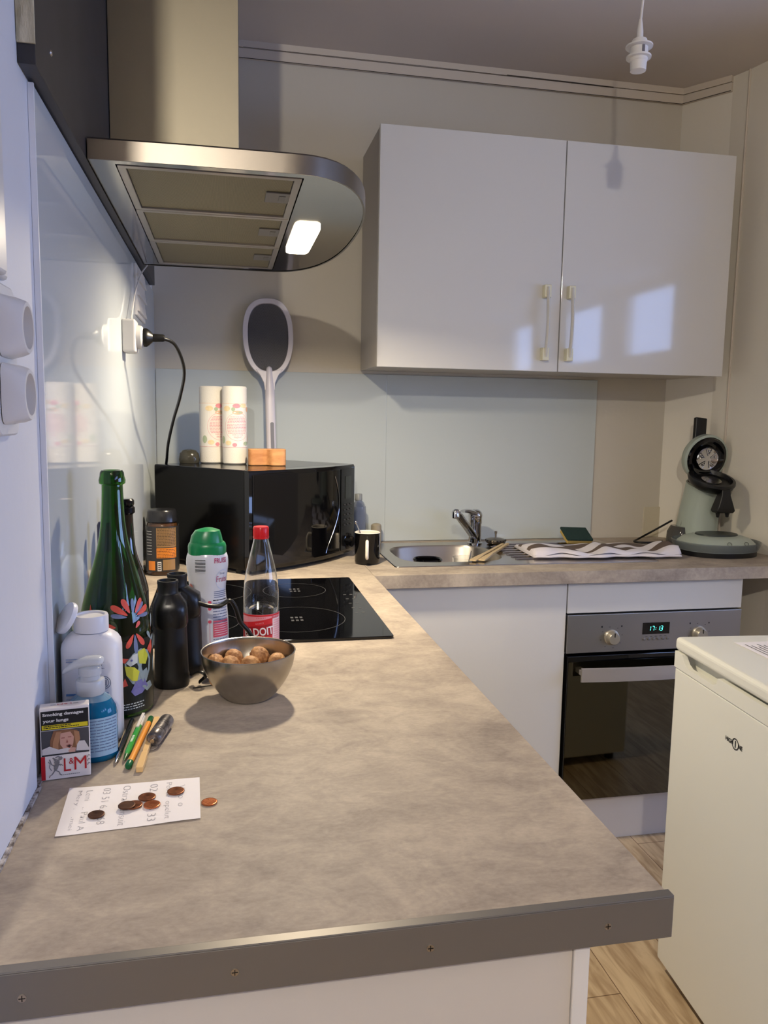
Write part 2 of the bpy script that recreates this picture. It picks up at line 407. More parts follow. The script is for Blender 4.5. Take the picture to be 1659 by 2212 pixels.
tag(wb, 'brown-grey laminate worktop along the back wall holding the sink and coffee machine', 'worktop')

# ------------------------------------------------------------------ base cabinets
bc = thing('base_cabinet', 'white base cabinet under the end of the left worktop, its end panel facing the viewer', 'cabinet', (.29, -1.4, 0))
g = G(); g.M = T(-.29, 1.4, 0); g.box((.02, -2.10, .0), (.560, -2.082, H-.039)); g.build('end_panel', white_mel, bc, smooth=False, bevel=.0008)
g = G(); g.M = T(-.29, 1.4, 0); g.box((.5605, -2.103, .0), (.577, -2.0815, H-.039)); g.build('edge_strip', white_pl, bc, smooth=False, bevel=.001)
g = G(); g.M = T(-.29, 1.4, 0); g.box((.02, -2.081, .10), (.555, -.62, H-.039)); g.box((.05, -2.07, 0), (.50, -.62, .10)); g.build('carcass', carc_m, bc, smooth=False)
for k in range(3):
    y0 = -2.079+k*.485; g = G(); g.M = T(-.29, 1.4, 0); g.box((.557, y0, .12), (.576, y0+.48, H-.045)); g.build('door', white_gloss, bc, smooth=False, bevel=.001)
cc = thing('base_cabinet', 'white base cabinet in the corner with a plain door, left of the oven', 'cabinet', (.95, -.3, 0))
g = G(); g.M = T(-.95, .3, 0); g.box((.60, -.564, .155), (1.246, -.03, H-.20)); g.box((.60, -.564, H-.2), (.74, -.03, H-.039)); g.build('carcass', carc_m, cc, smooth=False)
g = G(); g.M = T(-.95, .3, 0); g.box((.600, -.585, .160), (1.2445, -.566, H-.045)); g.build('door', white_gloss, cc, smooth=False, bevel=.001)
oc = thing('oven_cabinet', 'white oven housing cabinet with a blank panel above the oven', 'cabinet', (1.55, -.3, 0))
g = G(); g.M = T(-1.55, .3, 0)
g.box((1.2475, -.56, .155), (1.2635, -.03, H-.039)); g.box((1.8275, -.56, .155), (1.8435, -.03, H-.039)); g.box((1.2635, -.56, .145), (1.8275, -.03, .159))
g.box((1.2635, -.56, .764), (1.8275, -.48, .80)); g.build('carcass', carc_m, oc, smooth=False)
g = G(); g.M = T(-1.55, .3, 0); g.box((1.2485, -.585, .7625), (1.8435, -.565, H-.045)); g.build('blank_panel', white_gloss, oc, smooth=False, bevel=.001)
pb = G().box((.60, -.552, 0), (1.84, -.535, .145)).build('baseboard_back', white_mel, smooth=False, bevel=.001); struct(pb)

# ------------------------------------------------------------------ oven
ov = thing('oven', 'built-in steel and dark mirrored glass oven showing 17:13 on its clock', 'oven', (1.5455, -.585, .160))
OW = .594
g = G(); g.box((-.275, .03, .01), (.275, .53, .595)); g.build('housing', black_pl, ov, smooth=False)
g = G(); g.box((-OW/2, -.006, .478), (OW/2, .028, .598)); cp = g.build('control_panel', steel_oven, ov, smooth=False, bevel=.0015)
g = G(); g.box((-OW/2+.004, -.010, .003), (OW/2-.004, .026, .470)); dr = g.build('door', black_gl, ov, smooth=False, bevel=.002)
omir = mat('oven_mirror_glass', (98, 94, 80), .035, 1)
g = G(); g.box((-OW/2+.006, -.012, .006), (OW/2-.006, -.0102, .452)); g.build('door_glass', omir, dr, smooth=False)
g = G()
npt = 15
rs = []
for i in range(npt):
    t = i/(npt-1)*2-1; y = -.040-.014*(1-t*t)-.0; x = t*.262
    rs.append([(x, y, .398), (x, y-.008, .400), (x, y-.008, .440), (x, y, .442)])
g.rings(rs, 0); g.box((-.255, -.042, .414), (-.235, -.010, .428)); g.box((.235, -.042, .414), (.255, -.010, .428))
g.build('handle', mat('handle_satin', (190, 184, 180), .35, .6), dr)
for x in (-.150, .150):
    g = G(); g.M = T(x, -.006, .524) @ R(PI/2, 'X')
    g.lathe([(.0245, 0), (.0245, .004), (.0215, .006), (.019, .020), (.017, .0225), (.0001, .0232)], 32, 0, True, False)
    g.box((-.0012, .006, .0225), (.0012, .019, .0240), 1)
    kn = g.build('knob', [mat('knob_satin', (176, 168, 152), .3, .6), black_pl], cp)
g = G(); g.box((-.046, -.0075, .529), (.046, -.0055, .566)); ds = g.build('display', black_gl, cp, smooth=False, bevel=.003, seg=3)
dig = mat('display_digits', (40, 220, 200), .5, emit=(90, 255, 235), estr=3.2)
fn = lambda x, y: Vector((x, -.0079, y))
SEG = {'1': 'bc', '7': 'abc', '3': 'abgcd'}
def seg_digit(g, ch, x, z, w, h, fn):
    t = .0014; s_ = .15*1
    P = {'a': ((0, h), (w, h)), 'b': ((w, h), (w, h/2)), 'c': ((w, h/2), (w, 0)), 'd': ((0, 0), (w, 0)), 'e': ((0, 0), (0, h/2)), 'f': ((0, h/2), (0, h)), 'g': ((0, h/2), (w, h/2))}
    for c in SEG[ch]:
        (x0, y0), (x1, y1) = P[c]
        if x0 == x1: y0, y1 = min(y0, y1)+t*.6, max(y0, y1)-t*.6; q = [(x0-t/2, y0), (x0+t/2, y0), (x0+t/2, y1), (x0-t/2, y1)]
        else: q = [(x0+t*.6, y0-t/2), (x1-t*.6, y0-t/2), (x1-t*.6, y0+t/2), (x0+t*.6, y0+t/2)]
        g.poly([(x+a+.14*b, z+b) for a, b in q], fn)
g = G()
for ch, x in zip('1713', (-.0275, -.0155, .0035, .0135)): seg_digit(g, ch, x, .5405, .0068, .0140, fn)
g.poly([(-.0022, .549), (-.0005, .549), (-.0005, .5505), (-.0022, .5505)], fn); g.poly([(-.0030, .544), (-.0013, .544), (-.0013, .5455), (-.0030, .5455)], fn)
g.build('clock_digits', dig, ds, smooth=False)
for k in range(6):
    g = G(); g.M = T(-.040+k*.0162, -.006, .514) @ R(PI/2, 'X'); g.lathe([(.0045, 0), (.0042, .0035), (.0001, .0042)], 16, 0, True, False); g.build('button', alu, cp)
g = G(); f2 = lambda x, y: Vector((x, -.0064, y))
for kx in (-.150, .150):
    for a in range(8):
        an = a*PI/4+.2; x = kx+.036*math.cos(an); z = .524+.034*math.sin(an)
        g.patch(x-.0022, x+.0022, z-.0006, z+.0006, f2, 0, 1)
    for q in (-.033, .033): g.patch(kx+q-.002, kx+q+.002, .556, .561, f2, 0, 1)
for k in range(5): g.patch(-.036+k*.0162, -.028+k*.0162, .5215, .5225, f2, 0, 1)
g.build('markings', ink_blk, cp, smooth=False)

# ------------------------------------------------------------------ wall cabinet
wc = thing('wall_cabinet', 'white high-gloss wall cabinet with two doors above the sink', 'cabinet', (1.296, -.17, 1.503))
g = G(); g.box((-.598, -.141, .003), (.598, .152, .716)); g.build('carcass', carc_m, wc, smooth=False, bevel=.001)
for sx_ in (-1, 1):
    g = G(); x0, x1 = (-.5995, -.0018) if sx_ < 0 else (.0018, .5995)
    g.box((x0, -.159, 0), (x1, -.1415, .7185)); d = g.build('door', white_gloss, wc, smooth=False, bevel=.0012)
    hx = -.053 if sx_ < 0 else .030
    cream = mat('protective_film', (226, 220, 190), .35)
    for z in (.066, .263):
        g = G(); g.M = T(hx, -.1595, z-.012); g.prism([(-.011, 0), (.011, 0), (.011, -.024), (-.011, -.024)], -.020, .020)
        g.build('handle_mount', cream, d, smooth=False, bevel=.002, label='cream film-wrapped handle mount')
    g = G(); pts = []
    for i in range(13):
        t = i/12; pts.append((hx, -.159-.020-.012*math.sin(PI*t), .050+t*.217-.004))
    g.tube(pts, .0085, 12, 0, .55); g.build('handle', white_gloss, d, label='white gloss bow handle')

# ------------------------------------------------------------------ cooker hood
bd = G()
bd.box((0.0005, -1.74, 1.745), (.020, -.14, CZ-.001))
bo = thing('backing_board', 'dark grey painted board on the left wall behind the cooker hood, its raw end chipped', 'board', (0, -.95, 1.745))
bd.M = I4
for i in range(len(bd.v)): bd.v[i] = (bd.v[i][0], bd.v[i][1]+.95, bd.v[i][2]-1.745)
bd.build('panel', mat('dark_grey_board', (58, 56, 58), .42, vary=(9, (46, 44, 46), .3, (1, 1, 1))), bo, smooth=False, bevel=.001)
g = G(); raw = mat('raw_chipboard', (226, 216, 186), .9, vary=(90, (170, 158, 128), .3, (1, 1, .25)), bump=(200, 1., (1, 1, .3)))
g.box((.0008, -.7925, .022), (.0205, -.7895, .79)); g.build('raw_edge', raw, bo, smooth=False)
for z, y in ((.05, -.70), (.50, -.70)):
    g = G(); g.M = T(.020, y, z) @ R(PI/2, 'Y'); g.lathe([(.004, 0), (.003, .0015), (.0001, .002)], 14, 0, True, False); g.build('screw', steel, bo)

hd = thing('cooker_hood', 'stainless steel chimney cooker hood with rounded glass-like front edge above the hob', 'cooker hood', (.02, -.945, 1.745))
# outline in plan, local: x out from the wall, y along it
def hood_outline(off=0.):
    pts = [(0.002, -.455+off)]
    W2 = .460-off; xs_, tip = .325, .500-off
    pts += [(.15, -W2), (xs_-.02, -W2)]
    n = 26
    for i in range(n+1):
        t = i/n; a = -PI/2+PI*t
        x = (xs_-.0)+(tip-xs_)*abs(math.cos(a))**.80; y = W2*math.copysign(abs(math.sin(a))**.86, math.sin(a))
        pts.append((x, y))
    pts += [(xs_-.02, W2), (.15, W2), (0.002, W2)]
    return pts
ol = hood_outline(); oi = hood_outline(.004)
g = G(); n = len(ol)
rs = [[(x, y, 0) for x, y in oi], [(x, y, -.0005) for x, y in ol], [(x, y, .030) for x, y in ol], [(x, y, .0335) for x, y in oi]]
g.rings(rs, 0, False, True); g.build('canopy_rim', mat('rim_steel', (128, 121, 112), .33, 1, bump=(120, .05, (1, 1, 40))), hd, ang=30)
# underside plate with the filter opening left free
FX0, FX1, FY0, FY1 = .040, .345, -.445+.015, .425
g = G()
inner = []
o2 = [(x, y, .0015) for x, y in oi]
bmv = bmesh.new(); outer = [bmv.verts.new(p) for p in o2]
es_ = [bmv.edges.new((outer[i], outer[(i+1) % len(outer)])) for i in range(len(outer))]
hole = [bmv.verts.new(p) for p in [(FX0, FY0, .0015), (FX1, FY0, .0015), (FX1, FY1, .0015), (FX0, FY1, .0015)]]
es_ += [bmv.edges.new((hole[i], hole[(i+1) % 4])) for i in range(4)]
bmesh.ops.triangle_fill(bmv, use_beauty=True, use_dissolve=False, edges=es_)
bmv.verts.index_update()
g.add([tuple(v.co) for v in bmv.verts], [tuple(v.index for v in f.verts) for f in bmv.faces]); bmv.free()
g.box((FX0, FY0, .0015), (FX1, FY1, .030)) if False else None
g.build('canopy_underside', mat('polished_steel', (150, 147, 142), .12, 1), hd, smooth=False)
def mesh_filter():
    m = bpy.data.materials.new('filter_mesh'); m.use_nodes = True; N = m.node_tree.nodes; L = m.node_tree.links; p = N['Principled BSDF']
    p.inputs['Metallic'].default_value = .75; p.inputs['Roughness'].default_value = .45
    tc = N.new('ShaderNodeTexCoord'); w1 = N.new('ShaderNodeTexWave'); w1.inputs['Scale'].default_value = 230; w1.bands_direction = 'X'; w1.inputs['Distortion'].default_value = 1.2
    w2 = N.new('ShaderNodeTexWave'); w2.inputs['Scale'].default_value = 230; w2.bands_direction = 'Y'; w2.inputs['Distortion'].default_value = 1.2
    L.new(tc.outputs['Object'], w1.inputs[0]); L.new(tc.outputs['Object'], w2.inputs[0])
    mu = N.new('ShaderNodeMath'); mu.operation = 'MULTIPLY'; L.new(w1.outputs[1], mu.inputs[0]); L.new(w2.outputs[1], mu.inputs[1])
    cr = N.new('ShaderNodeValToRGB'); cr.color_ramp.elements[0].color = (*lin((98, 90, 70)), 1); cr.color_ramp.elements[1].color = (*lin((196, 184, 150)), 1)
    L.new(mu.outputs[0], cr.inputs[0]); L.new(cr.outputs[0], p.inputs['Base Color'])
    b = N.new('ShaderNodeBump'); b.inputs['Strength'].default_value = .5; b.inputs['Distance'].default_value = .001; L.new(mu.outputs[0], b.inputs['Height']); L.new(b.outputs[0], p.inputs['Normal'])
    return m
fm = mesh_filter(); fl = (FY1-FY0)/3
filt_frame = mat('filter_frame', (170, 164, 156), .35, .8)
for k in range(3):
    y0 = FY0+k*fl+.002; y1 = FY0+(k+1)*fl-.002
    g = G(); w_ = .012
    g.box((FX0+.003, y0, 0), (FX1-.003, y0+w_, .008)); g.box((FX0+.003, y1-w_, 0), (FX1-.003, y1, .008))
    g.box((FX0+.003, y0+w_, 0), (FX0+.003+w_, y1-w_, .008)); g.box((FX1-.003-w_, y0+w_, 0), (FX1-.003, y1-w_, .008))
    f_ = g.build('filter', filt_frame, hd, smooth=False, bevel=.0008)
    G().box((FX0+.004+w_, y0+w_+.001, .0035), (FX1-.004-w_, y1-w_-.001, .0075)).build('filter_mesh', fm, f_, smooth=False)
    g = G(); ym = (y0+y1)/2-.01
    g.box((FX1-.058, ym-.032, .0005), (FX1-.003-w_, ym+.032, .0034), 0); g.box((FX1-.034, ym-.016, -.0006), (FX1-.022, ym+.016, .0006), 1)
    g.build('latch', [alu, mat('latch_grey', (112, 108, 102), .4, .5)], f_, smooth=False, bevel=.0006)
# dark recess above the filters, chimney, lamp
G().box((FX0, FY0, .010), (FX1, FY1, .028)).build('filter_housing', black_pl, hd, smooth=False)
g = G(); g.box((.0005, -.175, .0345), (.243, .165, CZ-1.745-.001)); g.build('chimney', mat('chimney_steel', (146, 138, 120), .44, 1, bump=(120, .06, (1, 1, 30))), hd, smooth=False, bevel=.0015)
lens_m = mat('lamp_lens', (255, 250, 238), .3, emit=(255, 236, 200), estr=9.)
g = G(); g.M = T(.386, .03, 0); g.rings([superell(.028, .145, 9, 0.001, 60), superell(.028, .145, 9, -.003, 60), superell(.024, .141, 9, -.005, 60)], 0)
g.build('lamp_lens', lens_m, hd, label='lit white lamp lens')
al = area('hood_lamp_light', (.406, -.915, 1.7385), .04, (0, 0, 0), HOOD_LAMP_W, (1.0, .85, .62), .11); al.data.spread = math.radians(162)

# white cable from the hood down to the adapter
o = G().tube(spline([(.030, -.50, 1.742), (.022, -.60, 1.70), (.018, -.70, 1.64), (.018, -.78, 1.58), (.022, -.82, 1.562)]), .0019, 8).build('power_cord', white_pl)
tag(o, 'thin white cable dropping from the cooker hood to the white plug adapter', 'cable')
# louvred vent
vt = thing('vent_grille', 'small white louvred vent on the left wall under the far end of the hood', 'vent', (.006, -.49, 1.60))
G().box((0, -.11, 0), (.006, .11, .13)).build('frame', white_pl, vt, smooth=False, bevel=.001)
for k in range(3):
    g = G(); g.prism([(-.10, 0), (.10, 0), (.10, .016), (-.10, .016)], 0, .004) if False else None
    z = .012+k*.040; g.add([(.006, -.10, z), (.012, -.10, z-.001), (.006, -.10, z+.036), (.006, .10, z), (.012, .10, z-.001), (.006, .10, z+.036)], [(0, 1, 2), (3, 5, 4), (0, 3, 4, 1), (1, 4, 5, 2), (2, 5, 3, 0)])
    g.build('louvre', white_pl, vt, smooth=False)

# ------------------------------------------------------------------ sockets on the left wall
sk = thing('wall_socket', 'double white wall socket on the left wall at the edge of the picture', 'socket', (.0062, -1.888, 1.400))
g = G(); g.M = R(PI/2, 'Y'); g.M = Matrix(((0, 0, 1, 0), (1, 0, 0, 0), (0, 1, 0, 0), (0, 0, 0, 1)))
g.prism(rrect(.080, .152, .014), 0, .007); g.build('plate', white_pl, sk, bevel=.002)
for z in (.0335, -.0335):
    g = G(); g.M = T(.008, 0, z) @ Matrix(((0, 0, 1, 0), (1, 0, 0, 0), (0, 1, 0, 0), (0, 0, 0, 1)))
    rs = [superell(.032, .031, 6, 0), superell(.0315, .030, 5, .004), superell(.029, .029, 3.0, .012), superell(.027, .027, 2.2, .018), superell(.0255, .0255, 2, .0205),
          superell(.0215, .0215, 2, .0205), superell(.0195, .0195, 2, .004)]
    g.rings(rs, 0, True, True); so = g.build('socket', white_pl, sk)
    g = G(); g.M = T(.008, 0, z) @ Matrix(((0, 0, 1, 0), (1, 0, 0, 0), (0, 1, 0, 0), (0, 0, 0, 1)))
    for q in (-.0095, .0095): g.M = T(.008+.0041, q, z) @ Matrix(((0, 0, 1, 0), (1, 0, 0, 0), (0, 1, 0, 0), (0, 0, 0, 1))); g.lathe([(.0026, 0), (.0026, .0003)], 12, 0)
    g.M = T(.0121, 0, z+.012) @ Matrix(((0, 0, 1, 0), (1, 0, 0, 0), (0, 1, 0, 0), (0, 0, 0, 1))); g.lathe([(.0022, 0), (.0022, .008)], 12, 0)
    g.build('pin', mat('pin_dark', (70, 64, 56), .4, .6), so)

ad = thing('plug_adapter', 'white block plug adapter on the left wall above the bottles', 'adapter', (.006, -.855, 1.52))
g = G(); g.box((0, -.030, -.036), (.030, .030, .038)); g.build('body', mat('adapter_white', (190, 187, 184), .4), ad, smooth=False, bevel=.005, seg=3)
g = G(); g.M = T(.030, 0, 0) @ R(PI/2, 'Y'); g.lathe([(.027, 0), (.026, .010), (.021, .014), (.0001, .014)], 28, 0, True, False); g.build('face', mat('adapter_white', (190, 187, 184), .4), ad)
pc = thing('power_cord', 'black plug and cord looping from the adapter down behind the microwave', 'cord', (.051, -.855, 1.52))
g = G(); g.M = R(PI/2, 'Y'); g.lathe([(.021, 0), (.021, .006), (.018, .011), (.0095, .020), (.0085, .042), (.007, .046)], 24, 0); g.build('plug', black_pl, pc)
P0 = Vector((.051, -.855, 1.52))
pts = [Vector((.050+.04, -.855, 1.52)), Vector((.118, -.82, 1.508)), Vector((.134, -.74, 1.455)), Vector((.118, -.62, 1.395)), Vector((.092, -.50, 1.33)), Vector((.070, -.40, 1.26)), Vector((.058, -.30, 1.205)), Vector((.045, -.215, 1.15)), Vector((.040, -.17, 1.05))]
G().tube([p-P0 for p in spline(pts, 8)], .0042, 10).build('cable', black_pl, pc)

# ------------------------------------------------------------------ hob
hb = thing('hob', 'black glass induction hob set into the left worktop', 'hob', (.312, -.943, H))
G().prism(rrect(.508, .590, .008), .0002, .006).build('glass', black_gl, hb, bevel=.0012)
g = G()
zf = lambda x, y: Vector((x, y, .0063))
def ringm(g, cx_, cy_, r, w_=.0012, n=60):
    for i in range(n):
        a0, a1 = 2*PI*i/n, 2*PI*(i+1)/n
        g.add([(cx_+r*math.cos(a0), cy_+r*math.sin(a0), .0063), (cx_+r*math.cos(a1), cy_+r*math.sin(a1), .0063), (cx_+(r+w_)*math.cos(a1), cy_+(r+w_)*math.sin(a1), .0063), (cx_+(r+w_)*math.cos(a0), cy_+(r+w_)*math.sin(a0), .0063)], [(0, 1, 2, 3)])
for cx_, cy_, r in ((.090, .150, .078), (.070, -.135, .105), (-.125, .150, .098), (-.135, -.140, .080)):
    ringm(g, cx_, cy_, r)
    for q in (-1, 0, 1):
        for p_ in (-1, 1): g.patch(cx_+q*.010-.003, cx_+q*.010+.003, cy_+p_*.012-.006, cy_+p_*.012+.006, zf, 0, 1)
for k in range(5):
    for q in range(2): g.patch(.205+q*.016, .212+q*.016, -.10+k*.045, -.094+k*.045, zf, 0, 1)
g.build('markings', mat('hob_print', (70, 70, 72), .4), hb, smooth=False)

# ------------------------------------------------------------------ microwave
mw = thing('microwave', 'black glossy microwave oven standing diagonally in the corner', 'microwave', (.283, -.560, H))
mA = Vector((0, 0)); mB = Vector((.347, .320)); mE = Vector((-.263, .262)); mC = Vector((.150, .520)); mD = Vector((.03, .54)); 
uu = (mB-mA).normalized(); nn = Vector((uu.y, -uu.x))
MH0, MH1 = .012, .295
side_m = mat('microwave_side', (9, 9, 10), .16, spec=.28)
body = [tuple(mA+nn*.0), tuple(mB), tuple(mC), tuple(mD), tuple(mE)]
g = G(); g.prism(body, MH0, MH1); g.build('housing', side_m, mw, smooth=False, bevel=.005, seg=3)
for p_ in (mA+Vector((-.01, .04)), mB+Vector((-.05, -.005)), mE+Vector((.04, .0))):
    g = G(); g.M = T(p_.x, p_.y, 0); g.lathe([(.013, 0), (.015, .0118)], 16); g.build('foot', black_rub, mw)
Wm = (mB-mA).length
def fpos(s_, z, off=0.):   # curved front: s 0..1 along width
    b_ = .018+.040*(1-(2*s_-1)**2)*.9
    p_ = mA+uu*(Wm*s_)+nn*(b_+off); return (p_.x, p_.y, z)
def front_slab(s0, s1, z0, z1, off0, off1, n=16, rc=0.):
    rs = []
    for i in range(n+1):
        s_ = s0+(s1-s0)*i/n; e = 0.
        rs.append([fpos(s_, z0+e, off0), fpos(s_, z1-e, off0), fpos(s_, z1-e, off1), fpos(s_, z0+e, off1)])
    return rs
g = G(); rs = []
for i in range(19):
    s_ = i/18; pA_ = mA+uu*(Wm*s_)-nn*.0
    rs.append([(pA_.x, pA_.y, MH0), (pA_.x, pA_.y, MH1), fpos(s_, MH1-.001, -.004), fpos(s_, MH1-.008, 0), fpos(s_, MH0+.008, 0), fpos(s_, MH0, -.004)])
g.rings(rs, 0); fr = g.build('front_frame', black_gl, mw, ang=50)
g = G(); g.rings(front_slab(.02, .765, MH0+.012, MH1-.012, .0005, .0035), 0); md = g.build('door', black_gl, mw, ang=50, bevel=.001)
g = G(); zz = spline([(0, 0, .262), (0, 0, .25)], 2)
# bright curved trim on the door edge
pts = []
for i in range(17):
    t = i/16; s_ = .700+.055*math.sin(PI*min(1, t*1.05)**.8)-.10*max(0, t-.45)**1.2*2; z = MH1-.030-t*(MH1-MH0-.050)
    pts.append(Vector(fpos(min(s_, .76), z, .0045)))
g.tube(pts, .0016, 8); g.build('door_trim', mat('dark_chrome', (120, 120, 124), .12, 1), md)
g = G()
g.rings(front_slab(.790, .985, MH0+.014, MH1-.012, .0005, .002, 6), 0); cpn = g.build('control_panel', mat('control_black', (10, 10, 11), .25), mw, ang=50)
G().rings(front_slab(.845, .935, MH1-.105, MH1-.035, .0022, .0032, 4), 0).build('display', mat('display_off', (40, 44, 38), .15), cpn, ang=50)
g = G()
for r_ in range(5):
    for c_ in range(3):
        s_ = .835+c_*.045; z = .170-r_*.016; p_ = Vector(fpos(s_, z, .0022)); g.sphere(p_, .0045, 10, 0, (1, 1, .6))
bt = g.build('keypad', mat('keys_grey', (48, 48, 50), .3), cpn)
g = G(); ctr = Vector(fpos(.885, .052, .002)); ax = Matrix(((uu.x, 0, nn.x, ctr.x), (uu.y, 0, nn.y, ctr.y), (0, 1, 0, ctr.z), (0, 0, 0, 1)))
g.M = ax; g.lathe([(.026, 0), (.026, .003), (.019, .005), (.017, .018), (.0001, .019)], 28, 0, True, False); g.build('knob', black_gl, cpn)

# things on the microwave (top at H + MH1)
MT = H+MH1
roll_print = [mat('tissue', (226, 221, 212), .9, bump=(420, .35, (1, 1, 1))), mat('roll_film', (228, 224, 216), .3), mat('print_rose', (220, 146, 156), .5), mat('print_orange', (226, 180, 150), .5),
              mat('print_green', (170, 184, 156), .5), mat('print_yellow', (232, 210, 168), .5)]
def paper_roll(x, y, rz, label):
    t = thing('paper_towel_roll', label, 'paper towel', (x, y, MT+.0005), rz, 'paper towel rolls on the microwave')
    g = G(); r = .0375; h = .238
    g.lathe([(.012, .002), (r-.004, 0), (r, .004), (r, h-.004), (r-.004, h), (.013, h-.001), (.012, h-.03)], 40, 0, True, True); g.build('roll', roll_print[0], t)
    g = G(); f = wrap(r, -PI/2, 0, .0006)
    g.patch(-.11, .11, .052, .186, lambda a, b: wrap(r, -PI/2, 0, .0003)(a, b), 0, 40)
    # round text panel
    n = 40
    for i in range(n):
        a0, a1 = 2*PI*i/n, 2*PI*(i+1)/n; R0, R1 = .042, .0428
        g.add([tuple(f(R0*.95*math.cos(a0), .115+R0*math.sin(a0))), tuple(f(R0*.95*math.cos(a1), .115+R0*math.sin(a1))), tuple(f(R1*.95*math.cos(a1), .115+R1*math.sin(a1))), tuple(f(R1*.95*math.cos(a0), .115+R1*math.sin(a0)))], [(0, 1, 2, 3)], 1)
    for k in range(12):
        z = .145-k*.0045; w_ = .034*math.sqrt(max(.05, 1-((z-.115)/.040)**2))
        x_ = -w_
        while x_ < w_-.002:
            l_ = .003+.006*random.random(); g.patch(x_, min(x_+l_, w_), z-.0009, z+.0009, f, 1, 2); x_ += l_+.0012
    g.text('Lavables', 0, .082, .0065, f, 1, rot=PI, w=.026); g.text('doux & épais', 0, .0905, .006, f, 1, rot=PI, w=.034)
    def blob(cx_, cz_, a, b, mi):
        g.poly([(cx_+a*math.cos(q*PI/8), cz_+b*math.sin(q*PI/8)) for q in range(16)], lambda x_, y_: wrap(r, -PI/2, 0, .0009)(x_, y_), mi)
    for cx_, cz_, a, b, mi in ((-.004, .178, .012, .007, 1), (.020, .179, .015, .006, 4), (-.014, .168, .006, .006, 3), (0, .158, .017, .006, 2), (.004, .158, .010, .003, 3), (-.035, .170, .012, .008, 4),
                               (.040, .168, .010, .008, 2), (-.030, .066, .010, .007, 4), (-.010, .060, .007, .006, 1), (.030, .064, .012, .006, 3), (.050, .075, .010, .012, 2), (-.050, .075, .008, .012, 3)):
        blob(cx_, cz_, a, b, mi)
    g.patch(-.11, .11, .185, .1858, f, 2, 40); g.patch(-.11, .11, .052, .0528, f, 1, 40)
    g.build('printed_design', roll_print[1:], t, smooth=False)
    return t
paper_roll(.2615, -.275, .25, 'paper towel roll standing in front, beside the wooden block on the microwave')
paper_roll(.1915, -.230, .75, 'paper towel roll standing behind and left of the other roll')
# wooden block
g = G()
pts = spline([(-.056, -.004, 0), (-.050, -.016, 0), (-.030, -.018, 0), (-.008, -.015, 0), (.000, -.020, 0), (.010, -.037, 0), (.032, -.041, 0), (.050, -.036, 0), (.055, -.015, 0), (.053, .015, 0), (.046, .024, 0), (.0, .025, 0), (-.046, .024, 0), (-.055, .015, 0)], 4)
pts = [(p.x, p.y) for p in pts]
g.prism(pts, 0, .050)
wood = mat('light_wood', (214, 158, 104), .5, vary=(7, (170, 108, 62), .3, (1, 6, 6)))
o = g.build('wooden_block', wood, loc=(.356, -.335, MT+.0005), bevel=.005, rot=(0, 0, .15)); tag(o, 'light wooden block with a notched side on top of the microwave', 'wooden block')
g = G(); g.rings([superell(.030, .026, 2.6, 0), superell(.032, .028, 2.6, .012), superell(.029, .026, 2.4, .030), superell(.020, .018, 2.2, .040), superell(.004, .004, 2, .043)], 0)
o = g.build('kitchen_gadget', mat('dark_grey_gloss', (62, 60, 52), .15), loc=(.122, -.235, MT+.0005)); tag(o, 'rounded dark grey glossy gadget behind the paper towel rolls', 'gadget')

# insect racket with its stand
st = thing('charging_stand', 'small white stand holding the insect racket upright behind the wooden block', 'stand', (.378, -.095, MT+.0005))
G().prism(rrect(.060, .045, .008), 0, .014).build('base', white_pl, st, bevel=.002)
G().prism(rrect(.040, .030, .008), .0145, .034).build('cup', white_pl, st, bevel=.002)
rk = thing('insect_racket', 'white electric insect racket with grey mesh leaning on the back wall', 'insect racket', (.385, -.088, MT+.036)); rk.rotation_euler = (-math.radians(6.5), -math.radians(1.2), 0)
rwhite = mat('racket_white', (214, 208, 214), .35)
g = G(); hz = .378; A_, B_ = .084, .130
def head_pt(a, k=1., d=0.):
    c, s_ = math.cos(a), math.sin(a); e = 2.6
    x = (A_-d)*math.copysign(abs(c)**(2/e), c); z = (B_-d)*math.copysign(abs(s_)**(2/e), s_)
    if z < 0: x *= 1-.15*(abs(z)/B_)**1.6
    return x, hz+z
n = 64; rs = []
for q in range(n):
    a = 2*PI*q/n; x0, z0 = head_pt(a, 1, 0); x1, z1 = head_pt(a, 1, .0165)
    rs.append([(x0, -.006, z0), (x0, .008, z0), (x1, .008, z1), (x1, -.006, z1)])
rs.append(rs[0]); g.rings(rs, 0, False, False)
# throat
g.prism([(-.030, 0)], 0, 0) if False else None
th = [(-.046, .272), (-.030, .249), (-.019, .225), (-.0165, .200), (.0165, .200), (.019, .225), (.030, .249), (.046, .272), (.032, .268), (.0, .262), (-.032, .268)]
g.M = Matrix(((1, 0, 0, 0), (0, 0, 1, 0), (0, 1, 0, 0), (0, 0, 0, 1))); g.prism(th, -.008, .009); g.M = I4
g.build('frame', rwhite, rk, ang=50, bevel=.0015)
g = G(); g.M = Matrix(((1, 0, 0, 0), (0, 0, 1, 0), (0, 1, 0, 0), (0, 0, 0, 1)))
g.M = I4; g.rings([superell(.0165, .013, 2.6, z) for z in (0, .06, .12, .20)]+[superell(.012, .012, 2.2, .262), superell(.009, .010, 2, .276), superell(.003, .004, 2, .281)], 0)
hn = g.build('handle', rwhite, rk)
g = G(); g.M = T(.004, -.0128, .047) @ Matrix(((1, 0, 0, 0), (0, 0, 1, 0), (0, 1, 0, 0), (0, 0, 0, 1))); g.prism(rrect(.012, .090, .0055), -.0012, .0012)
g.build('grip_panel', mat('grip_grey', (118, 118, 128), .5), hn, label='dark grey grip strip')
g = G()
wire = mat('racket_wire', (120, 120, 124), .3, .9)
def inside(x, z):
    dx = abs(x)/(A_-.016); dz = abs(z-hz)/(B_-.016); k = dx/(1-.15*min(1, dz)**1.6) if z < hz else dx
    return k**2.35+dz**2.35 < 1
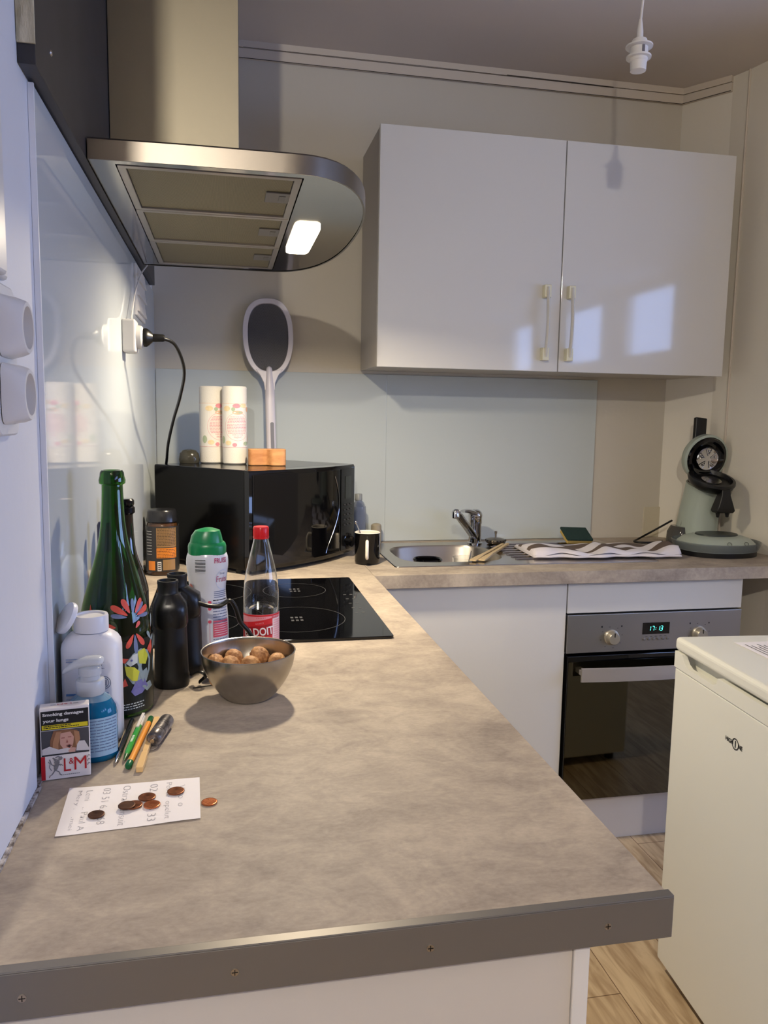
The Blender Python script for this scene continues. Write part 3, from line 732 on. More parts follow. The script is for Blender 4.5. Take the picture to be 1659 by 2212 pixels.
for fam in (1, -1):
    for k in range(-42, 43):
        c = k*.0055; seg_ = []
        for j in range(-60, 61):
            t = j*.0035; x = c+fam*t*.5; z = hz+t
            if inside(x, z): seg_.append((x, .001+.0012*fam, z))
        if len(seg_) > 1: g.tube([seg_[0], seg_[-1]], .00045, 4)
g.build('mesh_screen', wire, rk, smooth=False)
g = G(); g.M = T(0, .004, hz) @ Matrix(((1, 0, 0, 0), (0, 0, 1, 0), (0, 1, 0, 0), (0, 0, 0, 1)))
pts = [(head_pt(2*PI*q/48, 1, .015)[0], head_pt(2*PI*q/48, 1, .015)[1]-hz) for q in range(48)]
g.prism(pts, .0, .001); o = g.build('inner_grid', mat('grid_grey', (122, 120, 124), .6, alpha=.75), rk, smooth=False)

# ------------------------------------------------------------------ pendant lamp holder
pd_ = thing('pendant_lamp_holder', 'bare white lamp holder hanging on a cord from the ceiling', 'lamp', (1.167, -1.0, 2.145))
g = G(); g.M = Matrix.Diagonal((.82, .82, .92, 1)); g.lathe([(.017, 0), (.0215, .001), (.0225, .022), (.0245, .024), (.0245, .030), (.034, .031), (.034, .035), (.0245, .036), (.024, .055), (.026, .0555), (.037, .0565), (.037, .060), (.024, .062), (.020, .074), (.009, .078), (.0085, .095), (.004, .122)], 36, 0)
lh = g.build('socket', white_pl, pd_)
G().box((-.003, -.0212, .033), (.003, -.0185, .050)).build('clip', ink_m, lh, smooth=False)
G().tube(spline([(0, 0, .106), (.004, 0, .16), (.010, 0, .22), (.006, 0, .32), (0, 0, CZ-2.145)]), .0028, 8).build('cord', white_pl, pd_)
# lit ceiling lamp of the room behind the camera
cl = thing('ceiling_lamp', 'lit bare bulb on a ceiling rose in the room behind the viewer', 'lamp', (-.15, -4.0, 2.46))
G().sphere((0, 0, 0), .030, 20).build('bulb', mat('bulb_glass', (255, 245, 225), .3, emit=(255, 225, 180), estr=6.), cl).visible_shadow = True
g = G(); g.M = I4; g.lathe([(.016, .034), (.02, .045), (.02, .055), (.05, .070), (.05, CZ-2.46)], 24, 0); g.build('rose', white_pl, cl)
po.location = (-.15, -4.0, 2.40)

# ------------------------------------------------------------------ fridge
FR = math.atan2(-.997, -.075)   # door line direction
fx = thing('fridge', 'small white fridge standing beyond the end of the left worktop', 'fridge', (1.265, -1.140, 0)); fx.rotation_euler = (0, 0, math.radians(-4.3))
# local: door face on x=0 plane, y from 0 to -0.51
G().box((.052, -.508, .030), (.530, -.004, .812)).build('body', fridge_m, fx, smooth=False, bevel=.006)
G().box((.000, -.516, .816), (.535, .004, .848)).build('top_panel', fridge_m, fx, smooth=False, bevel=.010, seg=4)
dz1 = .776
dd = G().box((.002, -.512, .035), (.048, 0, dz1)).build('door', fridge_m, fx, smooth=False, bevel=.005, seg=3)
# rail above the door with a scooped grip
g = G()
zb, zt = dz1+.0005, .8155
ysl = [0, -.034, -.040, -.050, -.065, -.170, -.180, -.186, -.512]
prof = [zt-.001, zt-.001, zt-.010, zt-.020, zt-.026, zt-.026, zt-.020, zt-.006, zt-.006]
for i in range(len(ysl)-1):
    a, b, za, zb_ = ysl[i], ysl[i+1], prof[i], prof[i+1]
    g.add([(0, a, zb), (0, b, zb), (0, b, zb_), (0, a, za), (.012, a, zb), (.012, b, zb), (.012, b, zb_), (.012, a, za)],
          [(0, 1, 2, 3), (7, 6, 5, 4), (3, 2, 6, 7), (0, 4, 5, 1)]+([(0, 3, 7, 4)] if i == 0 else [])+([(1, 5, 6, 2)] if i == len(ysl)-2 else []))
g.build('grip_rail', fridge_m, dd, ang=30)
G().box((.030, -.510, dz1), (.048, -.002, .8155)).build('grip_recess', fridge_m, dd, smooth=False)
g = G(); f = lambda x, y: Vector((.0012, -.262-x, .697+y))
g.text('HIGH', -.0215, 0, .0095, f, 0, w=.027, bold=.03); g.text('NE', .0185, -.0, .0095, f, 0, w=.014, bold=.03); g.text('1', .0005, 0, .015, f, 0, bold=.03)
for i in range(40):
    a0, a1 = 2*PI*i/40, 2*PI*(i+1)/40; r0, r1 = .0098, .0122
    g.add([tuple(f(.0005+r0*math.cos(a0), r0*math.sin(a0))), tuple(f(.0005+r0*math.cos(a1), r0*math.sin(a1))), tuple(f(.0005+r1*math.cos(a1), r1*math.sin(a1))), tuple(f(.0005+r1*math.cos(a0), r1*math.sin(a0)))], [(0, 1, 2, 3)])
g.build('logo_print', ink_blk, dd, smooth=False)
for x, y in ((.08, -.04), (.08, -.47), (.48, -.04), (.48, -.47)):
    g = G(); g.M = T(x, y, 0); g.lathe([(.018, 0), (.018, .029)], 16); g.build('foot', black_pl, fx)
lf = thing('printed_sheet', 'white printed leaflet lying on top of the fridge', 'paper', (1.47, -1.36, .8485), math.radians(-2))
G().box((-.105, -.148, 0), (.105, .148, .0006)).build('sheet', paper_m, lf, smooth=False)
g = G(); f = lambda x, y: Vector((x, y, .0010))
for k in range(9):
    g.patch(-.092+k*.010, -.089+k*.010, -.13, .13-.01*(k % 3), f, 0, 1)
g.patch(.022, .027, -.13, .13, f, 1, 1); g.text('NOTICE', .050, .04, .020, f, 1, w=.15, rot=-PI/2, bold=.02) if False else None
for k in range(5):
    for q in range(7): g.patch(.036+k*.012, .043+k*.012, -.12+q*.036, -.094+q*.036, f, 1, 1)
g.build('printed_design', [ink_m, ink_blk], lf, smooth=False)

# ------------------------------------------------------------------ sink
sk_ = thing('sink', 'stainless steel inset sink with a drainboard under the tap', 'sink', (.73, -.50, H))
SX, SY = .87, .435
bx0, bx1, by0, by1 = .038, .385, .055, .372
g = G()
nB = 40
def sring(cx_, cy_, a, b, n_, z, ph=0):
    out = []
    for i in range(nB):
        t = 2*PI*(i+.5)/nB; c, s_ = math.cos(t), math.sin(t)
        out.append((cx_+a*math.copysign(abs(c)**(2/n_), c), cy_+b*math.copysign(abs(s_)**(2/n_), s_), z))
    return out
bcx, bcy, ba, bb = (bx0+bx1)/2, (by0+by1)/2, (bx1-bx0)/2, (by1-by0)/2
# rim plate with a hole: triangulated
bmv = bmesh.new(); outer = [bmv.verts.new((x+SX/2, y+SY/2, .0028)) for x, y in rrect(SX, SY, .012, 4)]
inn = [bmv.verts.new(p) for p in sring(bcx, bcy, ba, bb, 3.6, .0028)]
ee = [bmv.edges.new((outer[i], outer[(i+1) % len(outer)])) for i in range(len(outer))]+[bmv.edges.new((inn[i], inn[(i+1) % nB])) for i in range(nB)]
bmesh.ops.triangle_fill(bmv, use_beauty=True, use_dissolve=False, edges=ee); bmv.verts.index_update()
g.add([tuple(v.co) for v in bmv.verts], [tuple(v.index for v in f.verts) for f in bmv.faces]); bmv.free()
g.rings([[(x+SX/2, y+SY/2, .0028) for x, y in rrect(SX, SY, .012, 4)], [(x*1.003+SX/2, y*1.005+SY/2, .0002) for x, y in rrect(SX, SY, .012, 4)]], 0, False, False)
g.build('rim', steel_s, sk_, ang=30)
g = G()
g.rings([sring(bcx, bcy, ba, bb, 3.6, .0028), sring(bcx, bcy, ba-.004, bb-.004, 3.6, -.004), sring(bcx, bcy, ba-.008, bb-.008, 3.6, -.10), sring(bcx, bcy, ba-.03, bb-.03, 3.2, -.145), sring(bcx, bcy, .04, .04, 2, -.150), sring(bcx, bcy, .035, .035, 2, -.158)], 0, False, True)
g.build('basin', steel, sk_, ang=50)
g = G()
for k in range(8):
    y = .08+k*.040; g.tube([(.40+.01, y, .0028), (.42, y, .0050), (.82, y, .0050), (.84, y, .0028)], .0032, 8, 0, .9)
g.build('drain_ribs', steel_s, sk_)

tp = thing('tap', 'chrome mixer tap with a slanting spout at the back of the sink', 'tap', (1.105, -.105, H+.003))
g = G(); g.lathe([(.027, 0), (.027, .004), (.0225, .007), (.0225, .072), (.024, .074), (.024, .100)], 32); g.build('body', chrome, tp)
g = G(); 
rs = []
for t in [i/10 for i in range(11)]:
    c = Vector((-.004-.050*t, -.002-.022*t, .106+.014*math.sin(t*PI*.6))); w_ = .022-.008*t; h_ = .014-.009*t
    rs.append([(c.x+.3*w_*math.cos(a), c.y-w_*math.cos(a), c.z+h_*math.sin(a)) for a in [2*PI*k/16 for k in range(16)]])
g.sphere((0, 0, .102), .0255, 24, 0, (1, 1, .9)); g.rings(rs, 0); g.build('lever', chrome, tp)
g = G(); pts = [(-.006, -.010, .026), (-.040, -.048, .060), (-.082, -.098, .100), (-.106, -.130, .124), (-.114, -.141, .130)]
g.tube(spline(pts, 4), .0160, 14, 0, .75); g.M = T(-.116, -.144, .111); g.lathe([(.011, 0), (.013, .002), (.013, .024), (.010, .028)], 20); g.build('spout', chrome, tp)

sr = thing('sink_strainer', 'dark metal sink strainer basket lying on the drainboard', 'strainer', (1.166, -.155, H+.0085))
g = G(); g.lathe([(.026, 0), (.034, .006), (.037, .012), (.034, .017), (.020, .021), (.0001, .022)], 30, 0, True, False); b_ = g.build('basket', mat('dark_steel', (120, 112, 100), .3, 1), sr)
g = G()
for k in range(18):
    a = 2*PI*k/18; g.sphere((.035*math.cos(a), .035*math.sin(a), .014), .003, 6)
g.build('teeth', black_pl, b_)
G().lathe([(.003, .021), (.003, .036), (.0045, .038), (.0045, .046), (.0001, .047)], 14, 0, True, False).build('knob', steel, sr)

pn = thing('pot', 'small black round pot sitting in the sink', 'pot', (.868, -.350, H-.1475))
g = G(); g.lathe([(.036, 0), (.042, .012), (.045, .138), (.048, .142), (.045, .146), (.041, .142), (.039, .014), (.0001, .010)], 40, 0, True, False); g.build('bowl', black_gl, pn)
gb = thing('drinking_glass', 'clear drinking glass standing in the sink beside the black pot', 'glass', (.992, -.345, H-.1475))
glass_m = mat('clear_glass', (250, 252, 250), .0, trans=1., ior=1.45, spec=.5)
g = G(); g.lathe([(.0001, 0), (.026, 0), (.031, .008), (.038, .146), (.0365, .146), (.029, .010), (.0001, .006)], 30, 0, False, False); g.build('tumbler', glass_m, gb)
tsp = G().tube(spline([(.985, -.350, H-.138), (1.000, -.345, H-.06), (1.018, -.338, H+.018)]), .0022, 8).build('teaspoon', steel_s); tag(tsp, 'thin steel spoon standing in the drinking glass in the sink', 'spoon')
for k, (dx, lab) in enumerate(((0, 'pale wooden spatula lying across the sink corner, the left one'), (.022, 'pale wooden spatula lying across the sink corner, the right one'))):
    g = G(); g.M = T(.985+dx*1.3, -.455, H+.0085) @ R(math.radians(52+k*2)) @ R(-.03, 'Y')
    g.rings([[(x, -w_, -t_), (x, w_, -t_), (x, w_, t_), (x, -w_, t_)] for x, w_, t_ in ((0, .011, .002), (.05, .010, .003), (.10, .006, .0035), (.30, .005, .0035), (.305, .003, .002))], 0)
    o = g.build('spatula', mat('pale_wood', (196, 172, 132), .6), smooth=False, bevel=.001); tag(o, lab, 'spatula', 'wooden spatulas on the sink')

# sponge
sp = thing('sponge', 'green and yellow scouring sponge tilted on the back of the drainboard', 'sponge', (1.475, -.140, H+.022), .1); sp.rotation_euler = (.55, .05, .1)
G().box((-.050, -.034, 0), (.050, .034, .017)).build('foam', mat('foam_yellow', (190, 162, 90), .9, bump=(150, 1., (1, 1, 1))), sp, bevel=.003)
G().box((-.055, -.035, .0163), (.050, .035, .024)).build('scouring_pad', mat('scour_green', (34, 56, 50), .95, bump=(300, 1., (1, 1, 1))), sp, bevel=.002)
# towel
g = G(); nx = 90; sec = []
def towel_sec(x):
    pts = []; tt = (x+.25)/.5
    wv = .006*math.sin(x*31+.5)+.004*math.sin(x*57+1.2); w2 = .004*math.sin(x*43+2)
    lip = .010*math.sin(x*24)+.006*math.sin(x*70)
    y0, y1 = -.105+lip*.7, .105+.012*math.sin(x*18)
    hh = .020+wv+.008*math.exp(-((tt-1)/.12)**2)+.012*math.exp(-(tt/.10)**2)
    hb_ = .013+w2*.6
    prof = [(y0, .001), (y0-.004, .004), (y0+.0, .009), (y0+.010, .0095+w2), (y0+.002, .012+w2), (y0+.004, .017+wv*.5), (y0+.020, hh), (y0+.05, hh-.002+w2), (y0+.08, hh+wv*.5), (y0+.11, hh-.004), (y0+.14, hh+w2-.003), (y1-.04, hb_+.004), (y1-.01, hb_), (y1, .006), (y1-.002, .001)]
    return [(x, a, max(.0008, b)) for a, b in prof]
for i in range(nx+1):
    x = -.25+.5*i/nx; s_ = towel_sec(x)
    if i in (0, nx): s_ = [(x, p[1]*.96, p[2]*.7) for p in s_]
    sec.append(s_)
n = 15; vs_ = [p for s_ in sec for p in s_]
mi_of = [0, 0, 0, 1, 0, 0, 0, 1, 0, 0, 1, 0, 0, 0, 0]
for k in range(n-1):
    g.add(vs_, [(i*n+k, i*n+k+1, (i+1)*n+k+1, (i+1)*n+k) for i in range(nx)], mi_of[k])
g.add(vs_, [tuple(range(n)), tuple(nx*n+i for i in range(n-1, -1, -1))], 0); g.add(vs_, [(i*n+n-1, i*n, (i+1)*n, (i+1)*n+n-1) for i in range(nx)], 0)
o = g.build('dish_towel', [mat('towel_white', (214, 208, 212), .95, sheen=.2), mat('towel_taupe', (98, 84, 76), .95)], loc=(1.455, -.345, H+.0065), rot=(0, 0, -.055), ang=80)
tag(o, 'folded white dish towel with taupe stripes lying on the drainboard', 'towel')

# mug
mg = thing('mug', 'black mug with white inside and white handle beside the sink', 'mug', (.657, -.420, H+.0005), math.radians(-4))
g = G(); rm = .0385
g.lathe([(.030, .0), (.036, .002), (rm, .008), (rm, .094), (rm+.001, .096)], 44, 0, True, False)
g.lathe([(rm+.001, .096), (rm-.001, .0975), (rm-.0035, .095), (rm-.004, .012), (.0001, .008)], 44, 1, False, False); cup_w = mat('mug_white', (236, 228, 214), .2)
g.build('cup', [black_gl, cup_w], mg)
g = G(); g.M = R(-PI/2-.12); pts = [(rm-.002, 0, .072), (rm+.014, 0, .074), (rm+.022, 0, .062), (rm+.023, 0, .045), (rm+.018, 0, .028), (rm-.002, 0, .022)]; g.tube(spline(pts, 6), .0052, 12, 0, 1.1); g.build('handle', cup_w, mg, label='white mug handle')
o = G().tube(spline([(.655, -.40, H+.015), (.640, -.385, H+.075), (.629, -.372, H+.112), (.625, -.368, H+.118)]), [.003]*24+[.004], 8).build('teaspoon', steel_s) if False else None
g = G(); g.tube([(.664, -.426, H+.0145), (.645, -.402, H+.075), (.627, -.388, H+.121)], .0022, 8); g.sphere((.6265, -.3875, H+.122), .0042, 10, 0, (1, .6, 1.4))
tag(g.build('teaspoon', steel_s), 'teaspoon standing in the black mug', 'spoon')

# clear bottle and beige canister by the wall
cb = thing('plastic_bottle', 'small clear plastic bottle with green liquid behind the microwave corner', 'bottle', (.690, -.055, H+.0005))
g = G(); pr = smoothprof([(.024, 0), (.027, .004), (.027, .12), (.024, .135), (.012, .150), (.012, .160)], 4); g.lathe(pr, 28); g.build('body', mat('milky_clear', (150, 158, 176), .08, alpha=.55), cb)
G().lathe([(.0135, .155), (.0135, .176), (.012, .178)], 20).build('cap', mat('milky_cap', (150, 152, 150), .3, alpha=.8), cb)
G().lathe([(.022, .003), (.0245, .006), (.0245, .055)], 24).build('liquid', mat('green_liquid', (30, 96, 70), .1), cb)
ct = thing('canister', 'small beige rounded canister against the wall behind the mug', 'canister', (.758, -.040, H+.0005))
G().lathe(smoothprof([(.017, 0), (.0185, .003), (.0185, .055), (.0165, .066), (.008, .070), (.0005, .0705)], 4), 28).build('body', mat('beige_plastic', (158, 148, 128), .5), ct)

# ------------------------------------------------------------------ coffee machine
cm = thing('coffee_machine', 'pale green pod coffee machine with its lid open at the right end of the worktop', 'coffee machine', (1.886, -.255, H+.0005))
pale = mat('pale_green_plastic', (168, 178, 166), .3); tray_m = mat('smoky_clear', (120, 128, 130), .12, alpha=.55)
g = G()
def oval(a, b, z, cx_=0., cy_=0., n_=2.2, k=40, ty=0., tz=0.):
    out = []
    for p in superell(a, b, n_, 0, k, 0, 0):
        out.append((cx_+p[0], cy_+p[1], z+p[1]*tz+p[0]*ty))
    return out
g.rings([oval(.066, .085, .012, .015, .03), oval(.064, .082, .05, .016, .03), oval(.060, .074, .14, .022, .025), oval(.057, .070, .20, .029, .02, tz=.18), oval(.057, .072, .222, .031, .015, tz=.25)], 0)
g.build('tower', pale, cm)
g = G(); g.rings([oval(.128, .110, .014, 0, -.115, 2.3), oval(.127, .109, .040, 0, -.115, 2.3), oval(.108, .092, .056, 0, -.115, 2.3), oval(.082, .066, .064, 0, -.115, 2.3)], 0); bs = g.build('base', pale, cm)
g = G(); g.rings([oval(.132, .114, 0, 0, -.115, 2.3), oval(.132, .114, .016, 0, -.115, 2.3)], 0); g.build('foot_ring', black_pl, cm)
g = G(); g.rings([oval(.134, .116, .016, 0, -.115, 2.3), oval(.146, .128, .044, 0, -.115, 2.3), oval(.143, .125, .046, 0, -.115, 2.3), oval(.131, .113, .018, 0, -.115, 2.3)], 0, False, False); g.build('drip_rim', tray_m, cm)
g = G(); g.rings([oval(.072, .056, .0642, 0, -.115, 2.2), oval(.070, .054, .0690, 0, -.115, 2.2)], 0)
g.build('grid', mat('grid_dark', (52, 58, 54), .4), bs)
for x in (-.020, .045):
    g = G(); g.M = T(x, -.115-.104+abs(x)*.1, .044) @ R(PI/2-.5, 'X')
    ringp = [(.0075*math.cos(2*PI*k/24), .0075*math.sin(2*PI*k/24), .004) for k in range(25)]; g.tube(ringp, .0009, 6); g.build('button', mat('button_ring', (70, 74, 72), .3, .5), bs)
# brew chamber
g = G(); g.M = T(.018, -.036, .232) @ R(.34, 'X') @ Matrix.Scale(1.14, 4)
g.lathe([(.050, -.012), (.064, 0), (.070, .014), (.068, .022), (.060, .023), (.054, .012), (.0001, .010)], 40, 0, True, False, sy=1.05); ch = g.build('brew_chamber', black_pl, cm)
g = G(); g.M = T(.018, -.036, .232) @ R(.34, 'X') @ Matrix.Scale(1.14, 4); g.lathe([(.030, .0125), (.030, .0145), (.0001, .015)], 24, 0, True, False); g.build('pod_holder', steel_s, ch)
g = G(); g.M = T(.026, -.105, .208)
g.rings([[(x, y, z) for x, y in ((-w_, -d_), (w_, -d_), (w_, d_), (-w_, d_))] for w_, d_, z in ((.016, .014, .012), (.017, .016, -.010), (.028, .020, -.045), (.034, .020, -.062), (.030, .016, -.070))], 0)
for x in (-.018, .018): g.rings([[(x+r_*math.cos(2*PI*k/10), r_*math.sin(2*PI*k/10), z) for k in range(10)] for r_, z in ((.009, -.068), (.006, -.080), (.005, -.086))], 0)
g.build('spout', black_pl, cm, bevel=.002)
# open lid
LM = T(.034, .045, .330) @ R(math.radians(76), 'X') @ R(0, 'Y')
LM = T(.026, .020, .322) @ R(math.radians(0), 'Z') @ R(math.radians(11), 'X') @ Matrix.Scale(1.12, 4) @ R(PI/2, 'X')
g = G(); g.M = LM; g.lathe([(.0001, -.050), (.030, -.046), (.058, -.034), (.074, -.010), (.075, .010)], 44, 0, False, False); g.lathe([(.075, .010), (.068, .013)], 44, 0, False, False); ld = g.build('lid', pale, cm)
g = G(); g.M = LM; g.lathe([(.068, .011), (.064, .018), (.056, .020), (.045, .012), (.0001, .011)], 44, 0, True, False); g.box((-.045, -.080, .0), (.045, -.045, .016)); g.build('lid_lining', black_gl, ld)
g = G(); g.M = LM; g.lathe([(.036, .012), (.038, .017), (.036, .020), (.033, .018), (.0001, .0165)], 40, 0, True, False)
for k in range(5):
    a = PI/2+k*2*PI/5
    for s_ in (-.30, .30): g.tube([(.010*math.cos(a), .010*math.sin(a), .0185), (.031*math.cos(a+s_), .031*math.sin(a+s_), .0185)], .0018, 6)
    g.sphere((.024*math.cos(a), .024*math.sin(a), .018), .0035, 8)
g.build('shower_disc', chrome, ld)
G_ = G(); G_.M = T(.018, .048, .378) @ R(math.radians(-8), 'X') @ R(.10, 'Y'); G_.prism(rrect(.046, .018, .006), 0, .085); G_.build('lid_handle', black_pl, ld, bevel=.003)
g = G(); g.rings([oval(.024, .050, .012, -.052, .045), oval(.024, .048, .050, -.050, .045), oval(.016, .040, .072, -.045, .045)], 0); g.build('water_tank', mat('smoky_tank', (70, 68, 64), .1), cm)
g = G(); g.tube([(-.040, .030, .075), (-.030, .025, .14), (-.020, .02, .215)], .006, 8); g.build('side_trim', mat('grey_trim', (104, 102, 94), .35), cm)
o = G().tube(spline([(1.853, -.150, H+.085), (1.80, -.10, H+.035), (1.75, -.10, H+.010), (1.715, -.13, H+.005), (1.735, -.16, H+.005), (1.79, -.165, H+.006), (1.812, -.160, H+.008)]), .0036, 8).build('power_cord', black_pl)
tag(o, 'black cord looped on the back worktop beside the coffee machine', 'cord')

# ------------------------------------------------------------------ bottles and things along the left wall
# coffee jar
cj = thing('coffee_jar', 'square-shouldered instant coffee jar with black lid and orange brown label', 'jar', (.0565, -.500, H+.0005))
g = G(); R0 = .044
rs = [superell(R0-.004, R0-.004, 2.6, 0), superell(R0, R0, 2.6, .005), superell(R0+.001, R0+.001, 2.6, .06), superell(R0, R0, 2.6, .12), superell(R0-.003, R0-.003, 2.5, .140), superell(R0-.006, R0-.006, 2.4, .147)]
g.rings(rs, 0); g.build('body', mat('coffee_glass', (70, 44, 22), .06, coat=.5), cj)
g = G(); g.rings([superell(R0-.004, R0-.004, 2.4, .147), superell(R0-.002, R0-.002, 2.4, .149), superell(R0-.004, R0-.004, 2.3, .176), superell(R0-.007, R0-.007, 2.2, .181), superell(.01, .01, 2, .184)], 0); g.build('lid', mat('jar_lid', (30, 30, 32), .25), cj)
g = G(); jp = [mat('label_brown', (146, 112, 70), .4), mat('label_orange', (226, 132, 40), .4), mat('label_dark', (44, 42, 40), .35), mat('label_text', (70, 52, 34), .6), mat('label_white', (214, 208, 198), .5)]
def fse(R_, n_=2.6):
    def f(x, y):
        a = -PI/2+x/R_; c, s_ = math.cos(a), math.sin(a); k = (abs(c)**n_+abs(s_)**n_)**(-1/n_)
        rr = (R_+.0016)*k; return Vector((rr*c, rr*s_, y))
    return f
f = fse(R0); f_2 = fse(R0+.0004); f_3 = fse(R0+.0008)
g.patch(-.068, .09, .012, .138, f, 2, 40); g.patch(-.012, .040, .080, .134, f_2, 0, 14); g.patch(-.012, .040, .050, .078, f_2, 1, 14); g.patch(-.034, -.016, .016, .042, f_2, 1, 6); g.patch(-.010, .000, .014, .040, f_2, 4, 4); g.patch(.004, .036, .016, .046, f_2, 0, 8)
for k in range(12):
    z = .131-k*.0042; x_ = -.010
    while x_ < .037: l_ = .002+.005*random.random(); g.patch(x_, min(x_+l_, .038), z, z+.0016, f_3, 3, 2); x_ += l_+.001
for k in range(6):
    z = .073-k*.0042; x_ = -.010
    while x_ < .037: l_ = .002+.005*random.random(); g.patch(x_, min(x_+l_, .038), z, z+.0014, f_3, 3, 2); x_ += l_+.001
for k in range(9): g.patch(-.040, -.024, .060+k*.008, .0612+k*.008, f_2, 4, 4)
for k in range(4): g.patch(-.0085, -.0015, .017+k*.0055, .020+k*.0055, f_3, 2, 2)
g.build('label_print', jp, cj, smooth=False)

# dark bottle
db = thing('wine_bottle', 'dark brown swing-top style bottle standing behind the big green bottle', 'bottle', (.055, -1.30, H+.0005))
pr = smoothprof([(.034, 0), (.037, .004), (.037, .115), (.036, .135), (.028, .165), (.018, .195), (.014, .225), (.0125, .262), (.0125, .270)], 5)
g = G(); g.lathe(pr, 36); g.build('body', mat('brown_glass', (26, 18, 12), .05, coat=.6), db)
g = G(); g.lathe([(.0125, .268), (.0160, .271), (.0160, .280), (.0135, .283), (.0150, .286), (.0150, .293), (.012, .296)], 24); g.build('cap', mat('dark_foil', (20, 18, 22), .18, .5), db)
# slim bottle hidden behind, its blue cap just showing
sb = thing('spray_bottle', 'slim bottle with blue cap almost hidden behind the big green bottle', 'bottle', (.030, -1.40, H+.0005))
g = G(); g.lathe(smoothprof([(.018, 0), (.020, .004), (.020, .17), (.016, .20), (.0085, .215)], 4), 28); g.build('body', mat('pale_blue_plastic', (196, 204, 214), .25), sb)
g = G(); g.lathe([(.0095, .215), (.0095, .262), (.007, .268)], 20); g.build('cap', mat('navy_cap', (34, 38, 72), .3), sb)

# magnum
mgm = thing('magnum_bottle', 'large green glass bottle decorated with red flowers and a yellow bird', 'bottle', (.0665, -1.55, H+.0005))
mp = smoothprof([(.046, .0), (.0515, .004), (.0525, .012), (.0525, .105), (.0515, .135), (.0465, .165), (.0385, .195), (.0300, .225), (.0222, .257), (.0175, .290), (.0155, .325), (.0150, .343)], 6)
lip_ = [(.0150, .343), (.0185, .345), (.0190, .350), (.0175, .356), (.0170, .361), (.0150, .3645)]
inner_p = [(.0120, .3645), (.0115, .343), (.0128, .320), (.0150, .290), (.0195, .257), (.0272, .225), (.0356, .195), (.0436, .165), (.0486, .135), (.0497, .105), (.0497, .012), (.030, .018), (.0001, .028)]
g = G(); g.lathe([(.0001, .006)]+mp+lip_+inner_p, 56, 0, False, False)
g.build('glass', mat('green_glass', (56, 128, 34), .02, trans=1., ior=1.5), mgm)
Rm = interp(mp)
g = G(); A0 = -PI/2+.22
f = wrap(Rm, A0, 0, .0007); f2_ = wrap(Rm, A0, 0, .0012); f3_ = wrap(Rm, A0, 0, .0017)
pm = [mat('print_dark', (16, 26, 20), .35), mat('print_coral', (224, 88, 70), .4), mat('print_slate', (112, 124, 160), .4), mat('print_lime', (208, 206, 62), .4), mat('print_sage', (150, 164, 164), .4), mat('print_white', (206, 210, 204), .4), mat('print_lilac', (120, 116, 170), .4)]
g.patch(-.085, .085, .008, .118, f, 0, 40, 12)
f2b = wrap(Rm, A0+.42, 0, .0012); f3b = wrap(Rm, A0+.42, 0, .0017); f2f = wrap(Rm, A0+.15, 0, .0012)
def petal(cx_, cz_, ang, L_, W_, mi, ff=None):
    ff = ff or f2f; L_ *= 1.12; W_ *= 1.0; pts = []
    for k in range(16):
        t = 2*PI*k/16; x = L_*(.5+.5*math.cos(t)); w_ = W_*math.sin(t)*(.35+.65*(x/L_))
        pts.append((cx_+x*math.cos(ang)-w_*math.sin(ang), cz_+x*math.sin(ang)+w_*math.cos(ang)))
    g.poly(pts, ff, mi)
fc = (.012, .152)
for a, L_, W_, mi in ((2.55, .024, .0062, 1), (2.0, .021, .0055, 1), (.95, .021, .0055, 1), (.35, .023, .0062, 1), (2.95, .020, .0045, 2), (1.5, .018, .0035, 2), (.72, .019, .004, 2), (0.0, .021, .004, 2)): petal(fc[0]+.008*math.cos(a), fc[1]+.007*math.sin(a), a, L_, W_, mi)
fc = (.014, .132)
for a, L_, W_, mi in ((-2.05, .020, .0050, 1), (-.95, .022, .0052, 1), (-1.5, .026, .0045, 2), (.9, .010, .004, 1)): petal(fc[0]+.004*math.cos(a), fc[1]+.005*math.sin(a), a, L_, W_, mi)
petal(-.012, .140, 2.9, .016, .005, 1)
# leaves on the right
for cx_, cz_, a, L_ in ((.036, .130, 1.2, .018), (.034, .112, 2.2, .016), (.040, .095, 1.0, .020), (.040, .060, 1.4, .022), (.030, .108, .6, .014)): petal(cx_, cz_, a, L_, .004, 4, f2b)
# bird
g.poly([(-.016, .085), (-.004, .098), (.010, .104), (.024, .098), (.030, .084), (.028, .066), (.020, .052), (.006, .046), (-.006, .054), (-.014, .068)], f2b, 4)
g.poly([(-.016, .082), (-.002, .078), (.006, .070), (.002, .056), (-.006, .058), (-.014, .068)], f3b, 3)
g.poly([(.004, .100), (.016, .103), (.024, .090), (.018, .078), (.006, .082)], f3b, 3)
g.poly([(-.014, .086), (-.004, .097), (.004, .098), (.003, .084), (-.008, .080)], f3b, 5)
g.poly([(-.016, .086), (-.028, .094), (-.018, .094), (-.010, .092)], f3b, 1)
g.poly([(.022, .100), (.034, .112), (.036, .098), (.030, .090)], f3b, 1)
g.poly([(.000, .056), (.014, .058), (.022, .044), (.010, .036), (-.002, .034), (-.008, .042)], f3b, 6)
g.poly([(.010, .046), (.028, .050), (.034, .040), (.020, .036)], f3b, 4); g.poly([(-.016, .064), (-.022, .050), (-.012, .052)], f3b, 1); g.poly([(.006, .066), (.020, .072), (.024, .060), (.012, .052)], f3b, 4)
for q in range(2): g.poly([(-.006+.0016*math.cos(t*PI/4), .089+.0016*math.sin(t*PI/4)) for t in range(8)], wrap(Rm, A0+.42, 0, .0021), 6)
